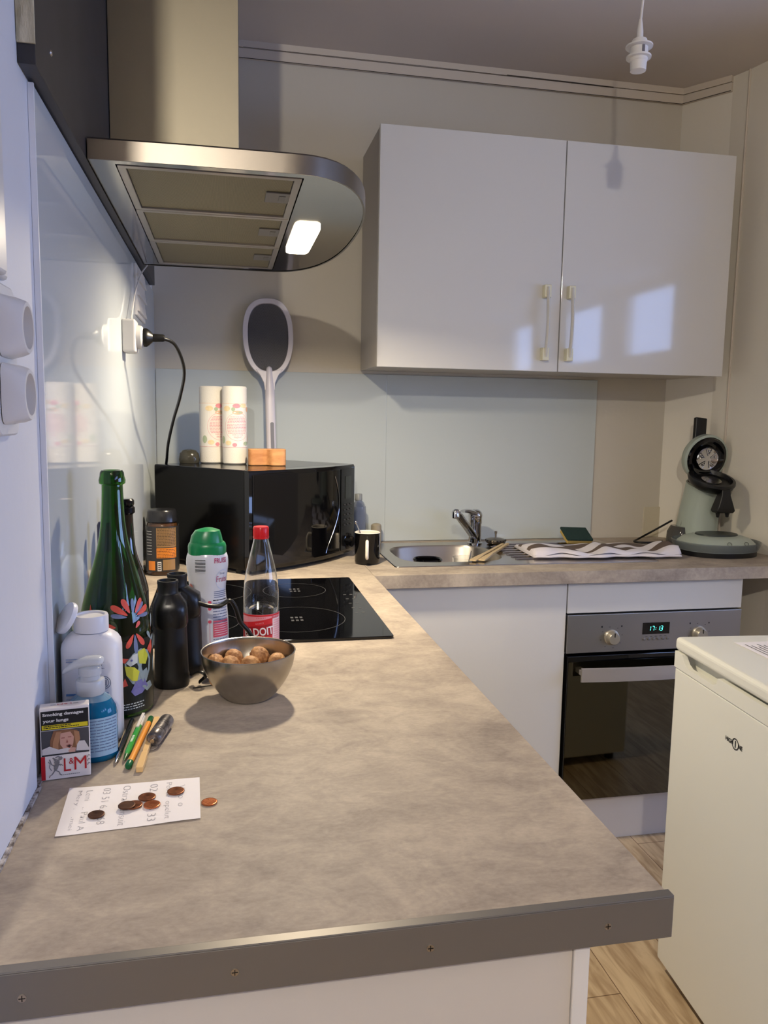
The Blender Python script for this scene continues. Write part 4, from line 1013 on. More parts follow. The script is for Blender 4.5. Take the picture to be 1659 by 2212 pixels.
# small hummingbird and text
g.poly([(-.046, .156), (-.040, .162), (-.034, .160), (-.033, .154), (-.040, .152)], f2_, 5); g.patch(-.034, -.014, .1585, .1595, f2_, 4, 4); g.poly([(-.044, .160), (-.041, .172), (-.038, .161)], f2_, 1)
g.text('CUVÉE', -.012, .029, .0032, f2_, 5, w=.014)
for k in range(3):
    x_ = -.020
    while x_ < .034: l_ = .002+.005*random.random(); g.patch(x_, x_+l_, .0225-k*.0038, .0240-k*.0038, f2_, 5, 2); x_ += l_+.0012
g.build('printed_design', pm, mgm, smooth=False)

# white jug with open cap
jg = thing('white_jug', 'white plastic powder bottle with its flip cap open beside the green bottle', 'bottle', (.0495, -1.660, H+.0005))
a_, b_ = .0385, .0265
g = G(); g.rings([superell(a_-.004, b_-.004, 4, 0), superell(a_, b_, 4, .006), superell(a_, b_, 4, .132), superell(a_-.0012, b_-.001, 4, .139), superell(a_-.005, b_-.003, 3.8, .1455), superell(a_-.010, b_-.005, 3.2, .150), superell(.024, .0205, 2.3, .153)], 0)
jm = mat('jug_white', (240, 239, 242), .28); g.build('body', jm, jg)
g = G(); g.lathe([(.0225, .1545), (.0225, .174), (.0215, .1765), (.018, .1765), (.0175, .174), (.0001, .174)], 40, 0, True, False); cpb = g.build('cap_base', jm, jg)
g = G(); g.M = T(-.0265, -.010, .1730) @ R(math.radians(26), 'Z') @ R(math.radians(-60), 'Y'); g.lathe([(.0215, 0), (.0225, .003), (.0215, .0065), (.0001, .008)], 36, 0, False, False); g.lathe([(.0215, 0), (.0200, .0), (.0195, .005), (.0001, .0055)], 36, 0, False, False); g.build('flip_lid', jm, cpb, label='open flip lid')
g = G(); f = lambda x, y: Vector((x, -b_-.0006, y))
for k in range(2): g.patch(-.029, -.010, .121-k*.0035, .1225-k*.0035, f, 0, 1)
# crown emblem, seal and lines
for i in range(14):
    a = 2*PI*i/14; g.patch(.010+.006*math.cos(a)-.0012, .010+.006*math.cos(a)+.0004, .112+.007*math.sin(a), .115+.007*math.sin(a), f, 1, 1)
g.text('L.', .017, .110, .005, f, 1)
for r_ in (.0085, .0062):
    for i in range(28):
        a0, a1 = 2*PI*i/28, 2*PI*(i+1)/28; c_, d_ = .018, .088
        g.add([tuple(f(c_+r_*math.cos(a0), d_+r_*math.sin(a0))), tuple(f(c_+r_*math.cos(a1), d_+r_*math.sin(a1))), tuple(f(c_+(r_+.0008)*math.cos(a1), d_+(r_+.0008)*math.sin(a1))), tuple(f(c_+(r_+.0008)*math.cos(a0), d_+(r_+.0008)*math.sin(a0)))], [(0, 1, 2, 3)], 1)
for i in range(6): g.patch(.014+.0014*i, .0148+.0014*i, .084, .092, f, 1, 1)
g.patch(-.030, .024, .0715, .0745, f, 2, 1)
for k in range(12): g.patch(-.030, .024, .066-k*.0045, .0672-k*.0045, f, 0, 1)
g.build('label_print', [mat('pale_blue_ink', (158, 170, 196), .5), mat('slate_ink', (92, 100, 124), .5), mat('mid_blue', (96, 140, 196), .5)], jg, smooth=False)

# soap dispenser
sd = thing('soap_dispenser', 'blue hand soap bottle with a clear pump behind the cigarette pack', 'soap dispenser', (.0560, -1.7195, H+.0005))
a_, b_ = .0325, .0245
secs = [(a_-.003, b_-.003, 0), (a_, b_, .004), (a_, b_, .058), (a_-.002, b_-.001, .068), (a_-.008, b_-.006, .079), (.016, .0150, .086)]
g = G(); g.rings([superell(a, b, 2.3, z) for a, b, z in secs], 0)
g.build('bottle', mat('soap_blue', (14, 110, 156), .05, trans=.25, ior=1.35), sd)
g = G(); g.rings([superell(a-.0+.0006, b+.0006, 2.3, z) for a, b, z in secs[4:]]+[superell(.015, .0145, 2.3, .087)], 0, False, False)
g.build('neck_shell', mat('pale_clear', (190, 220, 234), .05, alpha=.35), sd)
pump = mat('pump_clear', (222, 226, 230), .18, alpha=.75)
g = G(); g.lathe([(.0165, .086), (.0180, .088), (.0180, .104), (.0170, .1055), (.0125, .106), (.0120, .111), (.0140, .112), (.0140, .121), (.009, .124)], 32); pc_ = g.build('pump_collar', pump, sd)
g = G(); g.rings([[(x, y*w_, z0+zz_*h_) for y, zz_ in ((-.010, -.004), (.010, -.004), (.011, .002), (.006, .007), (-.006, .007), (-.011, .002))] for x, w_, h_, z0 in ((.018, .5, .6, .128), (.014, 1.2, 1.2, .128), (-.005, 1.2, 1.2, .128), (-.018, .95, 1.0, .124), (-.032, .7, .7, .116), (-.034, .4, .4, .114))], 0)
g.build('pump_head', pump, pc_, subd=1, ang=60)
g = G(); fs_ = lambda o_: (lambda x, y: (lambda a: Vector(((a_+o_)*math.cos(a), (b_+o_)*math.sin(a), y)))(-PI/2+.25+x/a_))
g.patch(-.034, .034, .009, .060, fs_(.0016), 0, 24)
for k in range(11):
    x_ = -.030
    while x_ < .030: l_ = .003+.008*random.random(); g.patch(x_, min(x_+l_, .030), .056-k*.0040, .0572-k*.0040, fs_(.0021), 1, 2); x_ += l_+.001
g.build('label_print', [mat('soap_label', (150, 182, 206), .35), mat('soap_text', (96, 116, 150), .5)], sd, smooth=False)

# cigarette pack
cp_ = thing('cigarette_pack', 'cigarette pack with a black health warning and photo, standing upright in front', 'cigarette pack', (.0335, -1.771, H+.0005), math.radians(9))
cp_.rotation_euler = (math.radians(-2), 0, math.radians(9))
pw, ph, pdp = .0565, .0905, .0100
G().box((-pw/2, -pdp, 0), (pw/2, pdp, ph)).build('box', mat('pack_white', (240, 232, 228), .3), cp_, smooth=False, bevel=.0012)
g = G(); f = lambda o_: (lambda x, y: Vector((x, -pdp-o_, y)))
cm_ = [ink_blk, mat('pack_text', (226, 224, 222), .4), mat('pack_yellow', (222, 204, 36), .4), mat('photo_grey', (70, 70, 76), .5), mat('photo_hair', (140, 96, 66), .5), mat('photo_skin', (206, 158, 140), .5), mat('photo_sleeve', (214, 208, 206), .5), red_m, mat('emblem_grey', (128, 126, 128), .4), mat('pack_face', (228, 222, 220), .35), mat('photo_hair_light', (176, 128, 92), .5), mat('photo_skin_dark', (150, 86, 78), .5)]
g.patch(-.0270, .0272, .0630, .0868, f(.0005), 0, 1)
g.text('Smoking damages', -.0016, .0820, .0050, f(.0009), 1, w=.0465, bold=.03); g.text('your lungs', -.0102, .0742, .0050, f(.0009), 1, w=.0290, bold=.03)
g.patch(-.0260, .0262, .0640, .0695, f(.0009), 2, 1)
for q in range(2):
    x_ = -.024
    while x_ < .004+q*.012: l_ = .001+.003*random.random(); g.patch(x_, x_+l_, .0678-q*.0022, .0688-q*.0022, f(.0012), 0, 1); x_ += l_+.0006
g.patch(-.0270, .0272, .0320, .0622, f(.0005), 3, 1)
g.poly([(-.018, .033), (-.017, .050), (-.013, .0615), (.004, .062), (.014, .060), (.017, .050), (.012, .036), (.0, .034)], f(.0009), 4)
g.poly([(-.015, .035), (-.014, .048), (-.010, .060), (-.004, .060), (-.008, .045), (-.008, .035)], f(.0012), 10)
g.poly([(-.006, .058), (.006, .059), (.010, .052), (.009, .044), (.006, .036), (-.001, .036), (-.006, .044)], f(.0012), 5)
g.poly([(.010, .060), (.016, .058), (.017, .048), (.012, .040), (.011, .050)], f(.0014), 10)
g.poly([(.0005, .0415), (.0045, .0435), (.0075, .0415), (.0045, .0385)], f(.0015), 11); g.poly([(.0015, .0412), (.0045, .0422), (.006, .0410), (.0045, .0396)], f(.0017), 0)
g.patch(-.0045, -.0005, .0515, .0525, f(.0015), 11, 1); g.patch(.0030, .0070, .0520, .0530, f(.0015), 11, 1); g.poly([(.002, .050), (.0032, .0455), (.0008, .0455)], f(.0015), 11)
g.poly([(-.0265, .033), (-.0265, .040), (-.018, .043), (-.008, .038), (.002, .039), (.008, .037), (.010, .033)], f(.0015), 6)
g.poly([(.012, .034), (.014, .046), (.022, .046), (.0268, .036), (.0268, .033)], f(.0013), 6); g.poly([(.003, .036), (.008, .039), (.012, .038), (.011, .033), (.004, .033)], f(.0016), 5)
g.patch(-.0282, -.0235, .001, .0305, f(.0005), 7, 1)
g.patch(-.0270, .0272, .0308, .0320, f(.0007), 0, 1)
g.text('L', .0015, .0175, .0165, f(.0009), 7, w=.0080, bold=.0); g.text('M', .0165, .0180, .0165, f(.0009), 7, w=.0140, bold=.0); g.text('&', .0062, .0215, .0075, f(.0011), 7, w=.0055)
# rampant beast crest, built from strokes
def stroke(pts, w_, mi, o_=.0009):
    for (x0, y0), (x1, y1) in zip(pts, pts[1:]):
        d = Vector((x1-x0, y1-y0)); n_ = Vector((-d.y, d.x)).normalized()*w_/2
        g.poly([(x0+n_.x, y0+n_.y), (x0-n_.x, y0-n_.y), (x1-n_.x, y1-n_.y), (x1+n_.x, y1+n_.y)], f(o_), mi)
stroke([(-.0185, .0265), (-.0165, .0200), (-.0125, .0170), (-.0125, .0125), (-.0155, .0080)], .0013, 8); stroke([(-.0125, .0125), (-.0080, .0095), (-.0070, .0060)], .0012, 8)
stroke([(-.0150, .0280), (-.0090, .0240), (-.0055, .0250)], .0014, 8); stroke([(-.0125, .0180), (-.0060, .0190), (-.0035, .0170)], .0011, 8)
for k in range(5): stroke([(-.0140+k*.0010, .0270-k*.0010), (-.0110+k*.0012, .0210-k*.0010)], .0007, 8)
stroke([(-.0120, .0280), (-.0085, .0295), (-.0060, .0275)], .0012, 8)
g.poly([(-.0135, .0230), (-.0095, .0245), (-.0070, .0225), (-.0082, .0180), (-.0100, .0130), (-.0128, .0115), (-.0140, .0150), (-.0125, .0190)], f(.0008), 8)
g.poly([(-.0085, .0280), (-.0050, .0290), (-.0035, .0268), (-.0050, .0245), (-.0085, .0245)], f(.0008), 8)
stroke([(-.0165, .0120), (-.0190, .0165), (-.0180, .0210), (-.0200, .0235)], .0009, 8); stroke([(-.0155, .0080), (-.0170, .0062)], .0012, 8); stroke([(-.0070, .0060), (-.0052, .0055)], .0012, 8)
for y0 in (.014, .019, .024): stroke([(.0245, y0), (.0262, y0+.003), (.0280, y0+.0015)], .0008, 8)
x_ = -.006
while x_ < .016: g.patch(x_, x_+.0016, .0048, .0056, f(.0009), 8, 1); x_ += .0022
stroke([(-.0195, .0035), (-.0180, .0065)], .0008, 4)
ft = lambda x, y: Vector((x, y, ph+.0006))
g.text('L&M', 0, 0, .0048, ft, 7, w=.016, rot=PI)
for q in (-.013, .013): g.patch(q-.003, q+.003, -.001, .0005, ft, 8, 1)
g.build('printed_design', cm_, cp_, smooth=False)
o = G().box((-.0006, -.022, 0), (.0006, .022, .075)).build('card', [mat('card_teal', (70, 108, 104), .5, vary=(18, (196, 132, 92), .42, (1, 1, 1)))], loc=(.0095, -1.742, H+.0006), rot=(0, -.045, -.08), smooth=False) 
tag(o, 'thin teal and orange card leaning on the wall behind the cigarette pack', 'card')

# ------------------------------------------------------------------ binoculars
bn = thing('binoculars', 'black binoculars standing upright on their large lenses', 'binoculars', (.149, -1.418, H+.0005))
def barrel(dx, dy, ex, ey):
    g = G(); rs = []
    for r, z, k in ((.0280, 0, 0), (.0290, .003, 0), (.0290, .018, 0), (.0278, .022, 0), (.0268, .060, .0), (.0258, .095, .0), (.0262, .100, .0), (.0275, .118, .1), (.0272, .132, .25), (.0255, .141, .4), (.0205, .150, .8), (.0170, .155, 1), (.0165, .157, 1), (.0165, .170, 1), (.0172, .172, 1), (.0168, .176, 1), (.0138, .176, 1), (.0125, .166, 1)):
        cx_ = dx+(ex-dx)*k; cy_ = dy+(ey-dy)*k
        rs.append([(cx_+r*math.cos(2*PI*i/36), cy_+r*math.sin(2*PI*i/36), z) for i in range(36)])
    g.rings(rs, 0); return g
barrel(-.009, -.032, -.013, -.028).build('barrel', black_rub, bn); barrel(.012, .036, -.001, .026).build('barrel', black_rub, bn)
for hx_, hy_, ex_, ey_ in ((-.0100, -.031, -.013, -.028), (.010, .034, -.001, .026)):
    g = G(); g.rings([superell(.0265, .0262, 2.6, .100, 36, hx_, hy_), superell(.0288, .0278, 3, .106, 36, hx_, hy_), superell(.0285, .0275, 3, .128, 36, hx_, hy_), superell(.0270, .0260, 2.8, .139, 36, hx_, hy_), superell(.0185, .0185, 2.2, .154, 36, ex_, ey_)], 0)
    g.build('prism_housing', mat('black_satin', (13, 13, 15), .3), bn)
g = G(); g.M = T(0, .002, .075) @ R(.3); g.rings([superell(.010, .030, 3, z) for z in (0, .004, .050, .056)], 0); g.build('bridge', black_pl, bn)
g = G(); g.M = T(-.002, .001, .132); g.lathe([(.008, 0), (.009, .003), (.009, .016), (.007, .018)], 20); g.build('focus_wheel', black_pl, bn)
P0 = Vector((.149, -1.418, H+.0005))
pts = [(.168, -1.405, 1.030), (.182, -1.400, 1.026), (.198, -1.398, 1.020), (.218, -1.396, 1.018), (.236, -1.392, 1.026), (.246, -1.388, 1.012), (.254, -1.380, .985), (.268, -1.370, .965), (.276, -1.362, .945), (.268, -1.358, .920), (.245, -1.365, .906), (.215, -1.385, .904)]
g = G(); g.tube([Vector(p)-P0 for p in spline(pts, 6)], .0052, 10, 0, .75); g.build('strap', black_pl, bn)
pts = [(.215, -1.41, .906), (.200, -1.43, .925), (.212, -1.432, .935), (.225, -1.42, .922), (.228, -1.40, .905), (.21, -1.39, .906), (.196, -1.415, .914), (.205, -1.44, .912)]
g = G(); g.tube([Vector(p)-P0 for p in spline(pts, 6)], .0055, 10, 0, .75); g.build('strap', black_pl, bn)
pts = [(.175, -1.452, .915), (.188, -1.468, .925), (.196, -1.470, .918), (.186, -1.46, .906)]
g = G(); g.tube([Vector(p)-P0 for p in spline(pts, 6)], .005, 10, 0, .5); g.build('strap', black_pl, bn)
o = G().tube(spline([(.175, -1.478, H+.0015), (.195, -1.472, H+.0015), (.225, -1.462, H+.0015), (.240, -1.44, H+.0015), (.235, -1.42, H+.0015)]), .0009, 6).build('string', black_pl); tag(o, 'thin dark string lying between the binoculars and the steel bowl', 'string')

# ------------------------------------------------------------------ syrup bottle
sy = thing('syrup_bottle', 'white waisted syrup bottle with green cap standing before the hob', 'bottle', (.1965, -1.290, H+.0005))
sp_ = smoothprof([(.0350, 0), (.0375, .004), (.0378, .055), (.0362, .085), (.0335, .118), (.0335, .132), (.0362, .155), (.0382, .172), (.0375, .186), (.0350, .194)], 5)
g = G(); g.lathe(sp_, 48, sy=.82); g.build('body', mat('syrup_white', (214, 214, 220), .22), sy)
grn = mat('cap_green', (14, 122, 70), .28)
g = G(); g.rings([superell(.0345, .0285, 2.2, .1915), superell(.0348, .029, 2.2, .206), superell(.0335, .028, 2.2, .211), superell(.0310, .026, 2.2, .214)], 0)
g.rings([superell(.0300, .025, 2.2, .2135, 36, -.001), superell(.0275, .0235, 2.3, .226, 36, -.001), superell(.0225, .020, 2.3, .2355, 36, .001), superell(.010, .011, 2.1, .2395, 36, .002), superell(.001, .001, 2, .2400, 36, .002)], 0)
g.build('cap', grn, sy)
Rs = interp(sp_)
def fsy(o_):
    def f(x, y):
        r = Rs(y); a = -PI/2+x/r; return Vector(((r+o_)*math.cos(a), (r*.82+o_)*math.sin(a), y))
    return f
f = fsy(.0006); ff = fsy(.0011)
g = G(); sm = [ink_blk, mat('fruit_magenta', (176, 50, 96), .4), mat('label_pale', (186, 200, 226), .4), mat('table_red', (214, 84, 104), .4), mat('text_slate', (104, 112, 140), .5), mat('peach_fruit', (226, 140, 130), .4), mat('label_w', (232, 232, 234), .3)]
g.patch(-.022, -.002, .160, .186, ff, 6, 6, 3)
for k in range(11): g.patch(-.0215, -.0025, .1615+k*.0022, .1615+k*.0022+(.0013 if k % 3 else .0007), fsy(.0015), 0, 6)
g.text('FRUISS', .027, .183, .0095, f, 1, w=.027, bold=.02)
for i in range(30):
    a0, a1 = 2*PI*i/30, 2*PI*(i+1)/30
    if math.cos(a0) > .6: continue
    q = lambda a, r_: tuple(f(.032+r_*.95*math.cos(a), .146+r_*1.1*math.sin(a)))
    g.add([q(a0, .0165), q(a1, .0165), q(a1, .0175), q(a0, .0175)], [(0, 1, 2, 3)], 2)
g.text('Fruiss', .030, .148, .011, f, 1, w=.026); g.text('Sirop', .030, .158, .005, f, 4, w=.012)
for k in range(4):
    z = .124-k*.0035; g.patch(.012, .044, z, z+.0014, f, 4, 8)
for k in range(16):
    z = .108-k*.0052
    if .036 < z < .064: continue
    x_ = .010
    while x_ < .044: l_ = .003+.007*random.random(); g.patch(x_, min(x_+l_, .044), z, z+.0016, f, 4 if k else 0, 3); x_ += l_+.001
g.patch(.010, .046, .040, .071, f, 3, 10, 3)
for k in range(6): g.patch(.012, .044, .044+k*.0042, .0448+k*.0042, ff, 6, 8)
for z in (.106, .094, .070): g.poly([(.004+.0032*math.cos(t*PI/6), z+.0030*math.sin(t*PI/6)) for t in range(12)], ff, 3)
g.patch(.0038, .0044, .030, .067, f, 3, 1, 4)
g.poly([(-.036+.008*math.cos(t*PI/8), .128+.011*math.sin(t*PI/8)) for t in range(16)], f, 5); g.poly([(-.036+.007*math.cos(t*PI/8), .104+.012*math.sin(t*PI/8)) for t in range(16)], f, 5); g.poly([(-.034, .090), (-.032, .082), (-.030, .088)], f, 0)
g.build('label_print', sm, sy, smooth=False)

# ------------------------------------------------------------------ sparkling water bottle
wbt = thing('water_bottle', 'clear sparkling water bottle with red cap and red label, half full', 'bottle', (.2955, -1.280, H+.0005))
wp = smoothprof([(.031, 0), (.034, .005), (.034, .100), (.0325, .125), (.0285, .155), (.0215, .185), (.0158, .208), (.0142, .216), (.0135, .222)], 5)
wi = [(r-.0012, z) for r, z in reversed(wp) if z > .006]+[(.0001, .0075)]
g = G(); g.lathe([(.0001, .001)]+wp+wi, 48, 0, False, False); g.build('bottle', mat('pet_clear', (246, 248, 252), .02, trans=1., ior=1.30), wbt)
Rw = interp(wp)
g = G(); wl = [(.0001, .009)]+[(Rw(z)-.0016, z) for z in (.010, .03, .06, .088)]+[(.0001, .088)]; g.lathe(wl, 40, 0, False, False); g.build('water', mat('water', (244, 250, 255), .0, trans=1., ior=1.33), wbt)
g = G(); g.lathe([(.0148, .2175), (.0152, .219), (.0152, .2215)], 32, 0, False, False); g.lathe([(.0142, .2205), (.0146, .222), (.0146, .238), (.0135, .240), (.0001, .2404)], 32, 0, True, False); 
for k in range(28): a = 2*PI*k/28; g.box((.0146*math.cos(a)-.0003, .0146*math.sin(a)-.0003, .223), (.0146*math.cos(a)+.0003, .0146*math.sin(a)+.0003, .237))
g.build('cap', mat('cap_red', (206, 24, 34), .3), wbt)
g = G(); lm = [mat('badoit_pink', (232, 150, 160), .4), mat('badoit_red', (206, 36, 44), .4), mat('badoit_dark', (160, 18, 30), .4), mat('badoit_white', (240, 232, 232), .4), mat('badoit_pale', (222, 190, 196), .4)]
A1 = -PI/2+.05
F = lambda o_: wrap(Rw, A1, 0, o_)
n_ = 24
g.patch(-.045, .045, .020, .078, F(.0006), 0, 40, 3)
def band(x0, x1, z0, z1, slope, mi, o_, nx=16):
    vs_ = []
    for i in range(nx+1):
        x = x0+(x1-x0)*i/nx; dz = slope*x+.0035*math.sin((x+.03)*38)*0
        vs_ += [tuple(F(o_)(x, z0+dz)), tuple(F(o_)(x, z1+dz))]
    g.add(vs_, [(2*i, 2*i+2, 2*i+3, 2*i+1) for i in range(nx)], mi)
band(-.045, .018, .026, .068, .16, 1, .0010); band(-.045, .018, .036, .058, .14, 2, .0014)
g.text('BADOIT', -.0085, .0455, .0155, F(.0019), 3, w=.056, bold=.02, rot=.10)
g.text('SOURCE', -.006, .0618, .0028, F(.0019), 0, w=.015, rot=.14); g.text('FINEMENT PÉTILLANTE', -.010, .0315, .0036, F(.0019), 3, w=.040, rot=.14)
g.patch(.0195, .040, .022, .070, F(.0010), 3, 8)
for k in range(7):
    for q in range(10): g.patch(.021+k*.0026, .0225+k*.0026, .025+q*.0043, .0283+q*.0043, F(.0014), 0, 1)
g.patch(-.045, .040, .0745, .0775, F(.0012), 1, 30); g.text('Badoit', .026, .0715, .005, F(.0016), 1, w=.018)
for k in range(6): g.patch(-.012+.003*k, -.0105+.003*k, .0715, .0725, F(.0012), 2, 1)
g.build('label_print', lm, wbt, smooth=False)

# ------------------------------------------------------------------ bowl of walnuts
bw = thing('steel_bowl', 'brushed steel bowl full of walnuts on the left worktop', 'bowl', (.264, -1.530, H+.0005))
def bowl_r(z): return .034+(.0735-.034)*math.sin(min(1, max(0, z)/.0765)*PI/2)**.80
bp = [(.0001, .0)]+[(.034, .0002)]+[(bowl_r(z), z) for z in [.0765*k/22 for k in range(1, 23)]]
bi = [(bowl_r(z)-.0011, z) for z in [.0765*k/22 for k in range(22, 1, -1)]]+[(.030, .0030), (.0001, .0022)]
g = G(); g.lathe(bp+[(bp[-1][0]+.0012, .0772), (bp[-1][0]+.0006, .0780), (bp[-1][0]-.0008, .0775)]+bi, 72, 0, False, False)
g.build('bowl', mat('bowl_steel', (172, 166, 156), .27, 1, bump=(160, .12, (1, 1, .04))), bw)
wn = mat('walnut_shell', (204, 156, 106), .6, vary=(75, (140, 92, 54), .36, (1, 1, 1)), bump=(150, 1., (1, 1, 1)))
spots = [(.2120, -1.4980, .0490, 0, 'at the left end of the bowl'), (.2420, -1.4800, .0500, .5, 'behind the rough one near the left'), (.2375, -1.5090, .0475, 1.1, 'front row, second from the left'), (.2685, -1.5130, .0480, 2.0, 'front row, in the middle of the bowl'),
         (.2840, -1.4830, .0530, .9, 'topmost, with a dark mark, right of centre at the back'), (.3110, -1.5060, .0490, 2.6, 'at the right end of the bowl')]
low = [(.238, -1.545, .024), (.270, -1.545, .022), (.290, -1.520, .024), (.252, -1.510, .0195), (.300, -1.545, .035), (.215, -1.530, .035)]
for k, (x, y, z, a, lab) in enumerate(spots):
    def fn_(d, k=k):
        v_ = .05*noise.noise(d*3.2+Vector((k*7, 0, 0)))+.075*noise.noise(d*6.5+Vector((0, k*5, 0)))+.045*noise.noise(d*13)
        return 1+v_+.045*math.exp(-(d.x/.09)**2)
    g = G(); g.sphere((0, 0, 0), .0150, 48, 0, (.94, 1.10, .93), fn_)
    o = g.build('walnut', wn, loc=(x, y, H+z), rot=(a*.7, a*.5, a*1.7), ang=80); tag(o, 'walnut in the steel bowl, '+lab, 'walnut', 'walnuts in the steel bowl')
for k, (x, y, z) in enumerate(low):
    g = G(); g.sphere((0, 0, 0), .0145, 24, 0, (.94, 1.08, .93), lambda d, k=k: 1+.04*noise.noise(d*6+Vector((k, 3, 1))))
    o = g.build('walnut', wn, loc=(x, y, H+z), rot=(k, 1, 2), ang=80); tag(o, 'walnut lower in the steel bowl under the visible top ones', 'walnut', 'walnuts hidden low in the steel bowl')

# ------------------------------------------------------------------ pens, stick, capsule light
def pen(name, label, p0, p1, parts, cat='pen', grp='pens lying by the soap bottle'):
    a = Vector((p0[0], p0[1], 0)); b = Vector((p1[0], p1[1], 0)); L_ = (b-a).length; rz = math.atan2((b-a).y, (b-a).x)
    t = thing(name, label, cat, (a.x, a.y, H), rz, grp)
    for nm, m_, prof in parts(L_):
        rmax = parts.__dict__.get('r', .0042)
        g = G(); g.M = T(0, 0, rmax+.0004) @ R(PI/2, 'Y'); g.lathe(prof, 20); g.build(nm, m_, t)
    return t
def P_dark(L_): return [('barrel', mat('pen_black', (22, 24, 24), .2), [(.0012, .012), (.0036, .030), (.0038, .034), (.0038, L_-.006), (.003, L_)]), ('tip', chrome, [(.0004, 0), (.0010, .003), (.0030, .014), (.0034, .028)])]
pen('pen', 'dark slim pen with a metal tip beside the soap bottle, leftmost of the row', (.0895, -1.754), (.0945, -1.612), P_dark)
def P_green(L_): return [('barrel', mat('pen_green_clear', (60, 168, 70), .08, coat=.5), [(.0010, .008), (.0036, .024), (.0042, .034), (.0042, L_-.040)]), ('tip', mat('tip_green', (30, 92, 40), .3), [(.0004, 0), (.0012, .004), (.0030, .016)]), ('cap', white_pl, [(.0043, L_-.040), (.0046, L_-.020), (.0034, L_-.004), (.0012, L_)])]
gp = pen('pen', 'translucent green ballpoint pen with a white cap end', (.0992, -1.749), (.1090, -1.598), P_green)
g = G(); g.box((.100, -.0020, .0080), (.150, .0020, .0104)); g.build('clip', white_pl, gp, smooth=False, bevel=.0005)
g = G(); ff_ = lambda x, y: Vector((x, y, .0089)); [g.patch(.050+k*.0045, .0530+k*.0045, -.0015, .0015, ff_, 0, 1) for k in range(5)]; g.build('printed_design', mat('pen_print', (226, 240, 226), .5), gp, smooth=False)
def P_or(L_): return [('barrel', mat('pen_orange', (238, 158, 60), .35), [(.0040, .012), (.0040, L_-.022)]), ('cap', mat('pen_cap_green', (16, 92, 50), .3), [(.0028, 0), (.0046, .003), (.0046, .0135), (.0040, .014)]), ('end_plug', mat('pen_cap_green', (16, 92, 50), .3), [(.0041, L_-.022), (.0041, L_-.002), (.003, L_)])]
pen('pen', 'orange felt pen with dark green cap and green end plug', (.1062, -1.770), (.1205, -1.606), P_or)
g = G(); g.M = T(.1210, -1.779, H+.0042) @ R(math.atan2(.170, .0080)); g.rings([[(x, -w_, -t_), (x, w_, -t_), (x, w_, t_), (x, -w_, t_)] for x, w_, t_ in ((0, .0042, .0036), (.012, .0044, .0036), (.045, .0040, .0036), (.050, .0030, .0032), (.056, .0036, .0036), (.165, .0038, .0036), (.170, .0032, .003))], 0)
o = g.build('wooden_stick', mat('stick_wood', (222, 182, 122), .55), smooth=False, bevel=.0006); tag(o, 'flat pale wooden stick with a dark far end, right of the orange pen', 'stick')
tc_ = thing('pill_capsule', 'small ribbed metal screw capsule with a key ring, right of the wooden stick', 'capsule', (.1315, -1.703, H), math.atan2(.071, .0140))
g = G(); g.M = T(0, 0, .0105) @ R(PI/2, 'Y')
prof = [(.007, 0), (.0095, .002)]
for k, l_ in enumerate((.014, .004, .016, .004, .020)): z = .003+sum((.014, .004, .016, .004, .020)[:k])+k*.0016; prof += [(.0102, z), (.0102, z+l_), (.0090, z+l_+.0003), (.0090, z+l_+.0013)]
prof += [(.0098, .069), (.0085, .072)]
g.lathe(prof, 32); g.build('tube', mat('dark_metal', (160, 154, 152), .34, .55, vary=(70, (84, 80, 80), .42, (.4, 1, 1))), tc_)
g = G(); g.M = T(-.002, 0, .0105) @ R(PI/2, 'Y'); g.lathe([(.003, -.003), (.003, .003)], 14); g.build('knob', steel, tc_)
g = G(); g.tube(spline([(-.001, -.004, .009), (-.008, -.007, .004), (-.012, 0, .0015), (-.008, .007, .004), (-.001, .004, .009)]), .0006, 6); g.build('ring', steel, tc_)

# ------------------------------------------------------------------ note and coins
nt_ = thing('paper_note', 'white paper note with handwriting lying near the front left of the worktop', 'note', (.1225, -1.8615, H+.0003))
P4 = [Vector((.0438, -1.8095)), Vector((.1956, -1.8068)), Vector((.1996, -1.9085)), Vector((.0490, -1.9215))]
O2 = Vector((.1225, -1.8615))
def nz_(u_, v_): return .0004+.0018*max(0, math.cos(u_*6+1))*abs(v_-.5)*1.0
def pp(u_, v_):
    a = P4[0].lerp(P4[1], u_); b = P4[3].lerp(P4[2], u_); q = a.lerp(b, v_)-O2
    return (q.x, q.y, nz_(u_, v_))
g = G(); nx, ny = 24, 14
vs_ = [pp(i/nx, j/ny) for j in range(ny+1) for i in range(nx+1)]; vs2 = [(x, y, z+.0002) for x, y, z in vs_]
K = (nx+1)*(ny+1)
g.add(vs_+vs2, [(K+j*(nx+1)+i, K+j*(nx+1)+i+1, K+(j+1)*(nx+1)+i+1, K+(j+1)*(nx+1)+i) for j in range(ny) for i in range(nx)]+[(j*(nx+1)+i, (j+1)*(nx+1)+i, (j+1)*(nx+1)+i+1, j*(nx+1)+i+1) for j in range(ny) for i in range(nx)])
g.build('sheet', paper_m, nt_)
g = G()
def fh(x, y):   # x = text direction (0..1 toward the viewer), y = up in text = toward the right (0..1)
    p_ = pp(min(1, max(0, y)), min(1, max(0, x))); return Vector((p_[0], p_[1], p_[2]+.0006))
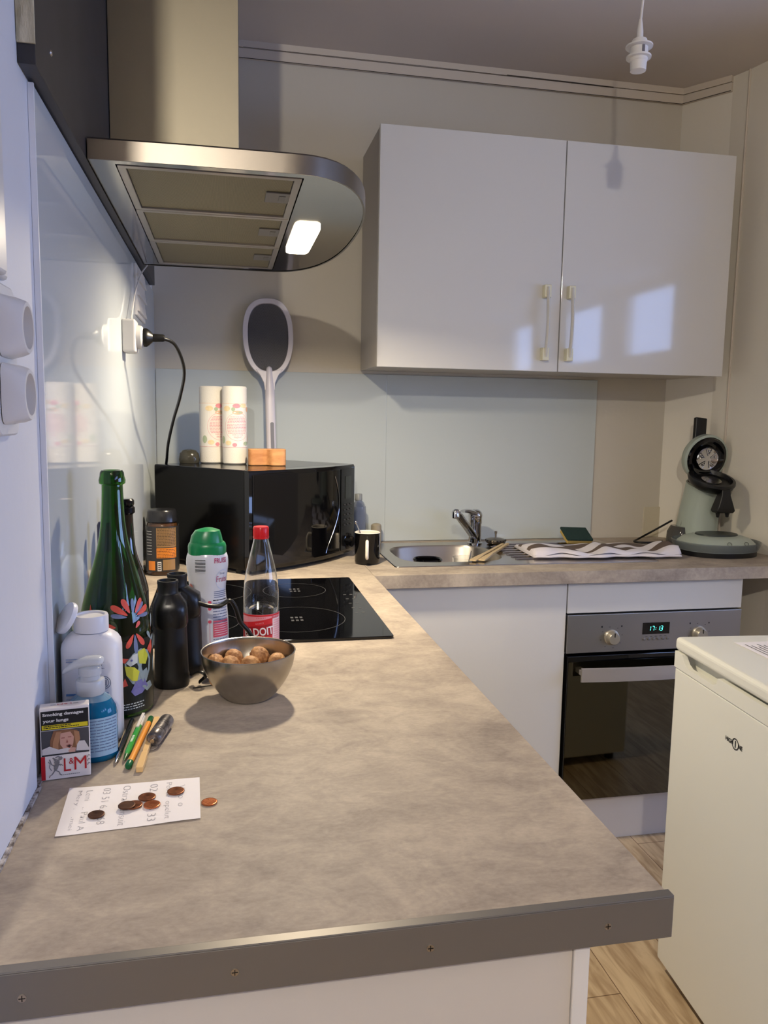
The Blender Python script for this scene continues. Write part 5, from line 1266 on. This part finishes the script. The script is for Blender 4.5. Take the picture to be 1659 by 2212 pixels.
for txt, yc, x0, hh, ww in (('Véto  o', .86, .42, .050, .50), ('Porte  opelut', .755, .50, .055, .84), ('02 .. .. 5 33', .645, .50, .060, .84), ('Ostrau  unsuit', .44, .50, .055, .88), ('03 51 6. .. 68', .29, .47, .055, .78), ('Leni   .. Paul A', .16, .52, .045, .84), ('Mery .   .mei', .085, .50, .040, .82)):
    g.text(txt, x0, yc, hh, fh, 0, w=ww, bold=-.024)
g.build('handwriting', mat('pencil_grey', (146, 142, 148), .8), nt_, smooth=False)
cop = mat('copper_coin', (150, 92, 62), .32, .85, vary=(120, (104, 62, 42), .3, (1, 1, 1))); cop2 = mat('copper_dark', (98, 66, 48), .42, .8, vary=(120, (72, 48, 36), .3, (1, 1, 1))); cop3 = mat('copper_bright', (196, 118, 78), .25, .9)
coins = [(.1690, -1.8415, .0018, cop, 'copper coin on the note, nearest its far right corner'), (.1368, -1.8510, .0018, cop, 'copper coin on the note, upper one of the middle pair'), (.1440, -1.8705, .0018, cop3, 'bright copper coin on the note, lower one of the middle pair'),
         (.1235, -1.8680, .0018, cop, 'copper coin on the note, half hidden under another coin'), (.1165, -1.8715, .0037, cop2, 'copper coin on the note lying on top of another coin'), (.0852, -1.8835, .0018, cop2, 'dark brown coin alone at the left of the note'), (.2085, -1.8725, .0004, cop3, 'shiny copper coin lying off the note on the worktop')]
for x, y, dz, m_, lab in coins:
    r = .0095 if m_ is not cop else .0100
    if 'alone' in lab: r = .0090
    if 'off the note' in lab: r = .0092
    g = G(); g.lathe([(r-.0005, 0), (r, .0003), (r, .0013), (r-.0004, .0016), (r-.0012, .0016), (r-.0014, .0014), (.0001, .0014)], 36, 0, True, False)
    rel = lambda a, b: Vector((a, b, .00155))
    g.text('1' if m_ is cop2 else '2', -.003, 0, .0085, rel, 0, bold=.02)
    for k in range(5): g.patch(.001+.0012*k, .0017+.0012*k, -.005, .005, rel, 0, 1)
    o = g.build('coin', m_, loc=(x, y, H+.0004+dz), rot=(0, 0, random.random()*6)); tag(o, lab, 'coin', 'copper coins near the note')
